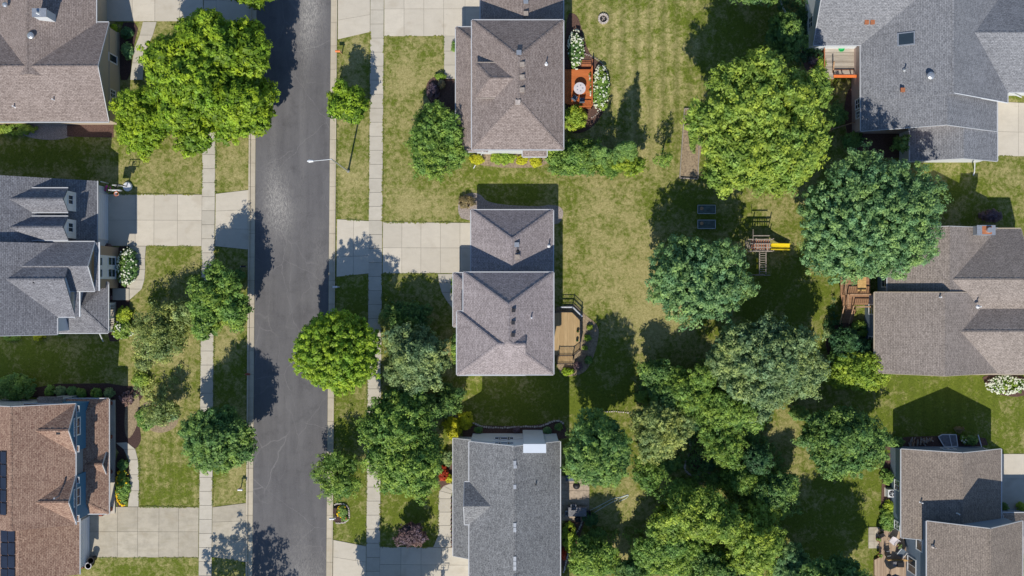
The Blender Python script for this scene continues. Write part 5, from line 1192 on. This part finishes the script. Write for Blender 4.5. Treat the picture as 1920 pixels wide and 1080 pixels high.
# weathered deck, top right
pol = [(1547, 88), (1616, 88), (1616, 130), (1563, 130), (1563, 148), (1547, 148)]; zd = .8
t = thing('deck', 'weathered grey timber deck with orange railing by the large grey house', 'deck', G(1580, 115)); skirt(t, pol, zd, M['redwood']); planks(t, pol, zd, .14, 'y', M['grey_deck'])
pol2 = [(1564, 131), (1612, 131), (1612, 141), (1564, 141)]; planks(t, pol2, .5, .14, 'x', M['grey_deck'])
MB().beam(P(1563, 143, 1.7), P(1612, 143, 1.7), .3, .1).beam(P(1563, 143, .6), P(1612, 143, .6), .2, .1).build('railing', M['orange'], t)
for x in (1564, 1580, 1596, 1611): MB().beam(P(x, 143, 0), P(x, 143, 1.65), .1).build('post', M['redwood'], t)
MB().beam(P(1546, 90, 1.6), P(1546, 147, 1.6), .1, .06).build('side_rail', M['redwood'], t)
MB().beam(P(1561, 146, .3), P(1564, 115, 1.9), .14, .1).build('handrail', M['wood'], t)
p = P(1577, 92, zd); tt = thing('toy_pool', 'small bright green round tub on the weathered deck', 'tub', p); MB().lathe(p, [(.3, 0), (.34, .18), (.3, .18), (.27, .05), (.01, .05)], 16).build('tub', M['green_plastic'], tt)
p = P(1606, 92, zd); tt = thing('grill', 'covered grey grill in the corner of the weathered deck', 'grill', p); MB().obox(p + Vector((0, 0, .5)), (.55, .7, .9)).obox(p + Vector((0, 0, 1.0)), (.4, .6, .15)).build('cover', M['cover'], tt)
MB().beam(P(1537, 234, 1.0), P(1560, 241, 1.0), .45, .05)
tt = thing('garden_bench', 'reddish timber bench end showing beneath the huge yellow green tree', 'bench', G(1552, 240)); MB().beam(P(1536, 233, .5), P(1560, 243, .5), .4, .06).build('seat', M['redwood'], tt)
for a in ((1540, 235), (1557, 242)): MB().beam(G(*a), G(*a, .48), .12).build('leg', M['redwood'], tt)
tt = thing('fence_rail', 'thin timber rail running from the bench to the grey house wall', 'fence', G(1580, 236)); MB().beam(P(1558, 243, 1.0), P(1612, 226, 1.0), .1, .12).build('rail', M['wood'], tt)
for a in ((1561, 242), (1590, 233.5)): MB().beam(G(*a), P(*a, 1.0), .1).build('post', M['wood'], tt)

# brown deck, middle right
t = thing('deck', 'brown timber deck with flights of stairs beside the tan grey house', 'deck', G(1600, 560)); zd = 1.2
pol = [(1576, 518), (1632, 518), (1632, 572), (1598, 572), (1598, 580), (1582, 580), (1576, 551)]; planks(t, pol, zd, .16, 'x', M['brown_deck'])
pol2 = [(1608, 519), (1624, 519), (1624, 546), (1608, 546)]; planks(t, pol2, zd + .35, .2, 'y', M['lightwood'])
for a, b_ in (((1580, 518), (1580, 552)), ((1588, 552), (1632, 552)), ((1600, 575), (1634, 575))): railing(t, [P(*a, zd), P(*b_, zd)], zd, M['wood'], rail_w=.14, bal=.22)
railing(t, [P(1584, 552, zd), P(1584, 572, zd)], zd, M['wood'], rail_w=.12)
for i in range(7):
    a = P(1578, 580 + i * 3.6, 0); MB().box((a.x, a.y - .27, 0), (a.x + 1.15, a.y, 1.1 - i * .16)).build('step', M['brown_deck'], t)
for x0_, x1_ in ((1583, 1575), (1601, 1592)): MB().beam(P(x0_, 573, 2.1), P(x1_, 607, 1.0), .1, .1).beam(P(x1_, 607, 0), P(x1_, 607, 1.0), .1).build('handrail', M['wood'], t)

# lower right timber patio
t = thing('deck', 'cluttered timber patio deck beside the slate blue two storey wall', 'deck', G(1680, 1045)); zd = .35
pol = [(1640, 1062), (1640, 1120), (1704, 1120), (1700, 1035), (1692, 990), (1655, 990), (1655, 1062)]
pol = [(1650, 992), (1690, 992), (1704, 1045), (1704, 1130), (1640, 1130), (1640, 1050), (1650, 1045)]
skirt(t, pol, zd, M['wood']); planks(t, pol, zd, .14, 'x', M['old_deck'])
railing(t, [P(1662, 1048, zd), P(1704, 1049, zd)], zd, M['lightwood'], rail_w=.12, h=.5)
quadgrid('paved_corner', [(1628, 988), (1649, 988), (1649, 1028), (1628, 1028)], [0, .5, 1], [0, .33, .66, 1], M['drive_grey'], .06)
chair('pale cushioned lounge chair on the cluttered timber patio', 1675, 1014, zd, -.7, 'cushion', 'cushion', .75); chair('dark padded lounge chair on the cluttered timber patio', 1690, 1037, zd, -.7, 'steelblue', 'white', .8)
chair('black patio chair on the left of the cluttered timber patio', 1652, 1003, zd, .5, 'black', 'dark', .6); chair('dark patio chair in the middle of the cluttered timber patio', 1664, 1037, zd, 1.7, 'black', 'metal', .55)
p = P(1686, 1058, zd + .9); tt = thing('grill', 'dark grey barbecue grill below the timber patio railing', 'grill', Vector((p.x, p.y, zd))); MB().obox((p.x, p.y, zd + .45), (1.2, .5, .8)).build('cabinet', M['cover'], tt); MB().obox((p.x + .1, p.y, zd + 1.0), (.7, .55, .28)).build('lid', M['black'], tt); MB().obox((p.x - .5, p.y, zd + .88), (.3, .5, .04)).build('side_shelf', M['cover'], tt)
p = G(1664, 1080, zd); tt = thing('parasol', 'closed dark green parasol at the bottom edge of the timber patio', 'parasol', p); MB().lathe(p, [(.3, 0), (.28, .1), (.04, .14), (.04, 1.6)], 14).build('stand', M['dark'], tt); MB().lathe(p + Vector((0, 0, .8)), [(.03, 0), (.9, .9), (.6, 1.2), (.01, 1.45)], 8).build('canopy', M['steelblue'], tt)
# planters round patio
for i, (x, y, l_) in enumerate(((1644, 1010, 'flower pot on the paved corner of the timber patio'), (1645, 1038, 'flower pot at the left step of the timber patio'), (1682, 1020, 'flower pot between the two lounge chairs'))):
    p = G(x, y, zd if i else .06); tt = thing('flower_pot', l_, 'pot', p); MB().lathe(p, [(.16, 0), (.24, .35), (.2, .35), (.01, .3)], 12).build('pot', M['brick'], tt)
    cen, d = clusters(900 + i, p.x, p.y, p.z + .45, .25, .25, .25, 8); leaves('plant', cen, d, 14, .12, .12, L['L_mid' if i < 2 else 'L_grey'], tt, 900 + i)

# air conditioner
p = G(1666, 922); tt = thing('air_conditioner', 'white air conditioning unit with round fan beside the slate wall', 'air conditioner', p); MB().obox(p + Vector((0, 0, .05)), (1.0, 1.0, .1)).build('pad', M['walk'], tt); MB().obox(p + Vector((0, 0, .5)), (.85, .85, .8)).build('cabinet', M['white'], tt)
MB().lathe(p + Vector((0, 0, .9)), [(.34, .0), (.34, .03), (.3, .03), (.3, .005), (.01, .005)], 20).build('fan_ring', M['dark'], tt)
f = MB()
for i in range(5): a = i * 1.257; f.obox(p + Vector((.14 * math.cos(a), .14 * math.sin(a), .925)), (.24, .1, .012), a, .25)
f.build('fan', M['metal'], tt)
# firewood
tt = thing('firewood_pile', 'pile of split firewood against the wall of the brown roofed house', 'firewood', G(1722, 829)); r2 = random.Random(8)
for i in range(34):
    x = 1701 + r2.uniform(0, 44); y = 826 + r2.uniform(-4, 7); z = .1 + r2.uniform(0, .35); a = math.pi / 2 + r2.uniform(-.5, .3) + (0 if x < 1725 else 1.2 * (r2.random() < .4))
    c = G(x, y, z); d = Vector((math.cos(a), math.sin(a), 0)) * .24; MB().tube(c - d, c + d, .08, .07, 6).build('log', M['greywood' if i % 3 else 'wood'], tt)
# window well cover
tt = thing('window_well_cover', 'clear domed basement window cover with pale frame', 'window cover', G(1776, 826)); c = [G(1757, 818), G(1764, 814), G(1790, 814), G(1793, 836), G(1768, 837)]
MB().prism([tuple(q)[:2] for q in c], 0, .3).build('cover', M['cover'], tt); fr = MB()
for i in range(5): a, b_ = c[i], c[(i + 1) % 5]; fr.beam(a + Vector((0, 0, .33)), b_ + Vector((0, 0, .33)), .09, .07)
fr.beam(G(1777, 814, .33), G(1782, 836, .33), .06, .06); fr.build('frame', M['white'], tt)

# ------------------------------------------------------------------ patio of the dark grey house
r = strip('patio', [((1050, 892 + 14 * i), (1105 if i < 6 else 1100, 892 + 14 * i)) for i in range(7)], M['paver'], .06, 'paver', .02)
tt = thing('patio_table', 'dark covered rectangular table on the paver patio', 'table', G(1081, 960)); p = P(1082, 960, .75)
MB().obox((p.x, p.y, .74), (2.1, 1.0, .06)).build('table_top', M['cover'], tt); MB().obox((p.x, p.y, .5), (2.14, 1.04, .45)).build('cloth', M['cover'], tt)
for sx in (-1, 1):
    for sy in (-1, 1): MB().beam((p.x + sx * .9, p.y + sy * .4, 0), (p.x + sx * .9, p.y + sy * .4, .7), .06).build('leg', M['dark'], tt)
chair('metal patio chair at the upper side of the covered table', 1075, 950, .06, math.pi, 'cover', 'metal'); chair('metal patio chair at the left end of the covered table', 1064, 962, .06, math.pi / 2, 'cover', 'metal'); chair('dark metal patio chair at the right end of the covered table', 1101, 962, .06, -math.pi / 2, 'black', 'dark')
chair('dark patio chair below the covered table', 1083, 974, .06, 0, 'black', 'dark')
tt = thing('grill', 'rounded dark grill partly under the pointed tree on the paver patio', 'grill', G(1081, 911)); p = P(1081, 911, .9); MB().lathe((p.x, p.y, .8), [(.01, -.25), (.3, -.2), (.42, 0), (.38, .15), (.2, .28), (.01, .32)], 16).build('kettle', M['black'], tt)
for i in range(3): a = i * 2.09; MB().tube((p.x + .35 * math.cos(a), p.y + .35 * math.sin(a), 0), (p.x + .15 * math.cos(a), p.y + .15 * math.sin(a), .65), .025).build('leg', M['metal'], tt)
tt = thing('storage_bench', 'grey storage bench at the upper end of the paver patio', 'bench', G(1073, 895)); p = G(1073, 895, .25); MB().obox(p, (1.5, .6, .5)).build('box', M['pale'], tt); MB().obox(p + Vector((0, 0, .28)), (1.56, .66, .06)).build('lid', M['steelblue'], tt)

# ------------------------------------------------------------------ garden edging, hose, stones
def edging(label, pts, mat='stone', s=.2, gap=.26, sub=3):
    q = [Vector(G(*p)) for p in pts]
    for _ in range(sub):
        n = [q[0]]
        for a, b_ in zip(q[:-1], q[1:]): n += [a.lerp(b_, .25), a.lerp(b_, .75)]
        q = n + [q[-1]]
    t = thing('garden_edging', label, 'garden edging', q[0]); m = MB(); acc = 0
    for a, b_ in zip(q[:-1], q[1:]):
        L_ = (b_ - a).length; 
        while acc < L_:
            p = a.lerp(b_, acc / L_); m.obox(p + Vector((rnd.uniform(-.03, .03), rnd.uniform(-.03, .03), .06)), (s * rnd.uniform(.8, 1.3), s * rnd.uniform(.7, 1.1), .16), math.atan2(b_.y - a.y, b_.x - a.x) + rnd.uniform(-.3, .3)); acc += gap
        acc -= L_
    o = m.build('edging_stones', M[mat], t, kind='stuff'); return t
edging('wavy row of pale edging stones above the boxed chimney', [(888, 793), (905, 800), (935, 802), (960, 801), (990, 799), (1015, 800), (1035, 790), (1048, 788), (1058, 796)])
edging('curled row of pale edging stones on the shaded lawn below the olive tree', [(1290, 815), (1296, 840), (1283, 870), (1285, 885), (1300, 893), (1318, 886)])
edging('straight diagonal line of pale stones across the wooded yard', [(1318, 882), (1350, 898), (1385, 912), (1422, 930)], s=.16)
edging('pale stone edging along the bed beside the dark grey house', [(1094, 972), (1084, 995), (1070, 1012), (1066, 1035), (1056, 1075)])
edging('short row of edging stones left of the gold shrubs', [(825, 782), (840, 778), (856, 780), (866, 790)])
edging('stone edging around the hydrangeas right of the orange deck', [(1092, 100), (1108, 105), (1122, 112), (1136, 128), (1143, 160), (1138, 190), (1124, 212), (1108, 222)], 'rock', .15)
edging('stone ring around the kerbside flower bed', [(628, 946), (640, 943), (653, 948), (656, 965), (653, 977), (640, 981), (628, 980)], s=.16, gap=.2)
edging('pale edging line of the shaded bed in the upper middle yard', [(1130, 772), (1155, 771), (1178, 774)], s=.14)
def hose(label, pts, r=.035, mat='hose', name='garden_hose'):
    q = [Vector(G(*p[:2], p[2] if len(p) > 2 else .04)) for p in pts]
    for _ in range(3):
        n = [q[0]]
        for a, b_ in zip(q[:-1], q[1:]): n += [a.lerp(b_, .25), a.lerp(b_, .75)]
        q = n + [q[-1]]
    m = MB()
    for a, b_ in zip(q[:-1], q[1:]):
        if (b_ - a).length > 1e-4: m.tube(a, b_, r, None, 6)
    o = m.build(name, M[mat], origin=q[0]); return tag(o, label, name.split('_')[-1])
hose('pale garden hose stretched from the patio to the sprinkler spot', [(1108, 965), (1135, 948), (1160, 935), (1178, 928)]); hose('second strand of pale hose curling back to the patio', [(1106, 957), (1130, 945), (1150, 934), (1165, 932), (1180, 926), (1175, 934), (1160, 940)])
hose('white drain pipe curling along the bed left of the large grey house', [(1463, 0), (1466, 12), (1476, 28), (1477, 55), (1478, 78), (1486, 90), (1500, 89), (1522, 84, .3)], .1, 'hose', 'drain_pipe')
hose('pale branch shaped pipe lying beside the stone path', [(1318, 868), (1328, 858), (1340, 852)], .04, 'hose', 'drain_pipe')
# curb drain grate etc
# raised vegetable bed
tt = thing('raised_bed', 'timber framed raised vegetable bed on the back lawn edge', 'raised bed', G(1295, 270)); fr = MB(); c = [G(1283, 204), G(1312, 206), G(1308, 336), (G(1274, 334))]
for i in range(4): fr = MB().beam(c[i] + Vector((0, 0, .12)), c[(i + 1) % 4] + Vector((0, 0, .12)), .1, .24).build('timber', M['greywood'], tt)
# two low framed panels
for y, l_ in ((392.5, 'upper'), (420.5, 'lower')):
    p = P(1325, y, .3); tt = thing('low_goal_frame', 'dark mesh panel with thin pale frame lying on the lawn, the %s of the two' % l_, 'panel', Vector((p.x, p.y, 0)))
    MB().obox((p.x, p.y, .22), (1.95, .92, .05), 0).build('mesh', M['navy'], tt); fr = MB()
    for a, b_ in (((-1, -.48), (1, -.48)), ((1, -.48), (1, .48)), ((1, .48), (-1, .48)), ((-1, .48), (-1, -.48))): fr.beam((p.x + a[0], p.y + a[1], .25), (p.x + b_[0], p.y + b_[1], .25), .06, .1)
    fr.build('frame', M['metal'], tt)
    for sx in (-.9, .9):
        for sy in (-.4, .4): MB().beam((p.x + sx, p.y + sy, 0), (p.x + sx, p.y + sy, .22), .05).build('leg', M['metal'], tt)
    MB().lathe((p.x - .55, p.y + .1, .24), [(.2, 0), (.2, .06), (.01, .07)], 12).build('disc', M['wood'], tt)

# ------------------------------------------------------------------ play set
tt = thing('play_set', 'timber play set with yellow slide and ladder of monkey bars in the back yard', 'play set', G(1432, 458)); Z = 1.5
pol = [(1411, 448), (1444, 448), (1444, 472), (1411, 472)]; planks(tt, pol, Z, .16, 'x', M['greywood'])
for x in (1411, 1443):
    for y in (449, 471): a = P(x, y, Z); MB().beam((a.x, a.y, 0), (a.x, a.y, 3.0 if True else 2), .1).build('post', M['greywood'], tt)
for y in (449, 471): MB().beam(P(1402, y, 2.5), P(1449, y, 2.5), .1, .14).build('top_rail', M['greywood'], tt)
for y in (457, 464): MB().beam(P(1406, y, 2.9), P(1446, y, 2.9), .08, .1).build('canopy_rail', M['greywood'], tt)
for i in range(8): MB().beam(P(1409 + i * 4.5, 449, 2.4), P(1410 + i * 4.5, 471, 2.4), .09, .05).build('canopy_slat', M['redwood'], tt)
for i in range(5): a = P(1411 - i * 3, 459, Z - .3 * i); MB().beam(a + Vector((0, -.4, 0)), a + Vector((0, .4, 0)), .1, .05).build('ladder_rung', M['greywood'], tt)
for y in (452, 466): MB().beam(P(1411, y, Z), P(1397, y, 0.1), .09).build('ladder_side', M['greywood'], tt)
a = P(1444, 462, Z); b_ = P(1481, 462, .3); sldm = MB(); n = 8
for i in range(n):
    u, v = i / n, (i + 1) / n; zf = lambda q: Z + (.25 - Z) * (q ** .8); A = Vector((a.x + (b_.x - a.x) * u, a.y, zf(u))); B = Vector((a.x + (b_.x - a.x) * v, a.y, zf(v)))
    sldm.face([A + Vector((0, -.3, 0)), B + Vector((0, -.3, 0)), B + Vector((0, .3, 0)), A + Vector((0, .3, 0))])
    for s_ in (-1, 1): sldm.beam(A + Vector((0, s_ * .33, .08)), B + Vector((0, s_ * .33, .08)), .1, .2)
sldm.build('slide', M['yellow'], tt)
for x in (1424, 1436):
    MB().beam(P(x, 473, 2.3), P(x, 514, 2.3), .09, .12).build('bar_side', M['greywood'], tt)
for i in range(9): y = 475 + i * 4.3; MB().beam(P(1424, y, 2.33), P(1436, y, 2.33), .06).build('bar_rung', M['greywood'], tt)
for sx in (-1, 1): a = P(1430, 514, 2.35); MB().beam(a, Vector((a.x + sx * .95, a.y - .1, 0)), .1).build('frame_leg', M['greywood'], tt)
a = P(1430, 516, .5); MB().beam(a + Vector((-.85, 0, 0)), a + Vector((.85, 0, 0)), .09).build('cross_brace', M['greywood'], tt)
for y, ma in ((488, 'yellow'), (500, 'yellow')):
    a = P(1420, y, .6)
    MB().obox(a, (.2, .5, .04)).build('swing_seat', M[ma], tt)
    for s_ in (-.22, .22): MB().tube(a + Vector((0, s_, 0)), Vector((P(1424, y, 2.3).x, a.y + s_, 2.3)), .012).build('swing_chain', M['metal'], tt)
MB().beam(P(1412, 442, 2.9), P(1443, 442, 2.9), .09).beam(P(1412, 430, 2.9) , P(1412, 449, 2.9), .05).build('swing_beam', M['greywood'], tt)
a = P(1412, 447, 0); 
# garage side bits at charcoal house
tt = thing('plant_stand', 'white post with flower basket beside the garage corner', 'post', G(202, 345)); a = G(203, 344); MB().beam(a, a + Vector((0, 0, 1.8)), .1).build('post', M['white'], tt)
p = G(226, 357); tt = thing('sports_ball', 'pale ball lying beside the driveway edge', 'ball', p); MB().lathe(p, [(.01, .0), (.1, .04), (.14, .14), (.1, .24), (.01, .28)], 12).build('ball', M['cushion'], tt)
# satellite / hanging pots near porch
for y, l_ in ((558, 'upper'), (606, 'lower')):
    p = G(216, y, 1.35); tt = thing('flower_basket', 'pink flower basket on the white porch railing, the %s one' % l_, 'flower basket', p); cen, d = clusters(950 + y, p.x, p.y, 1.5, .35, .4, .25, 14); leaves('flowers', cen, d, 14, .12, .12, L['L_purple'], tt, 950 + y); MB().lathe(p, [(.1, 0), (.18, .18), (.01, .18)], 10).build('basket', M['bark'], tt)
print('objects', len(bpy.data.objects), 'tris', sum(len(o.data.loops) - 2 * len(o.data.polygons) for o in bpy.data.objects if o.type == 'MESH'))
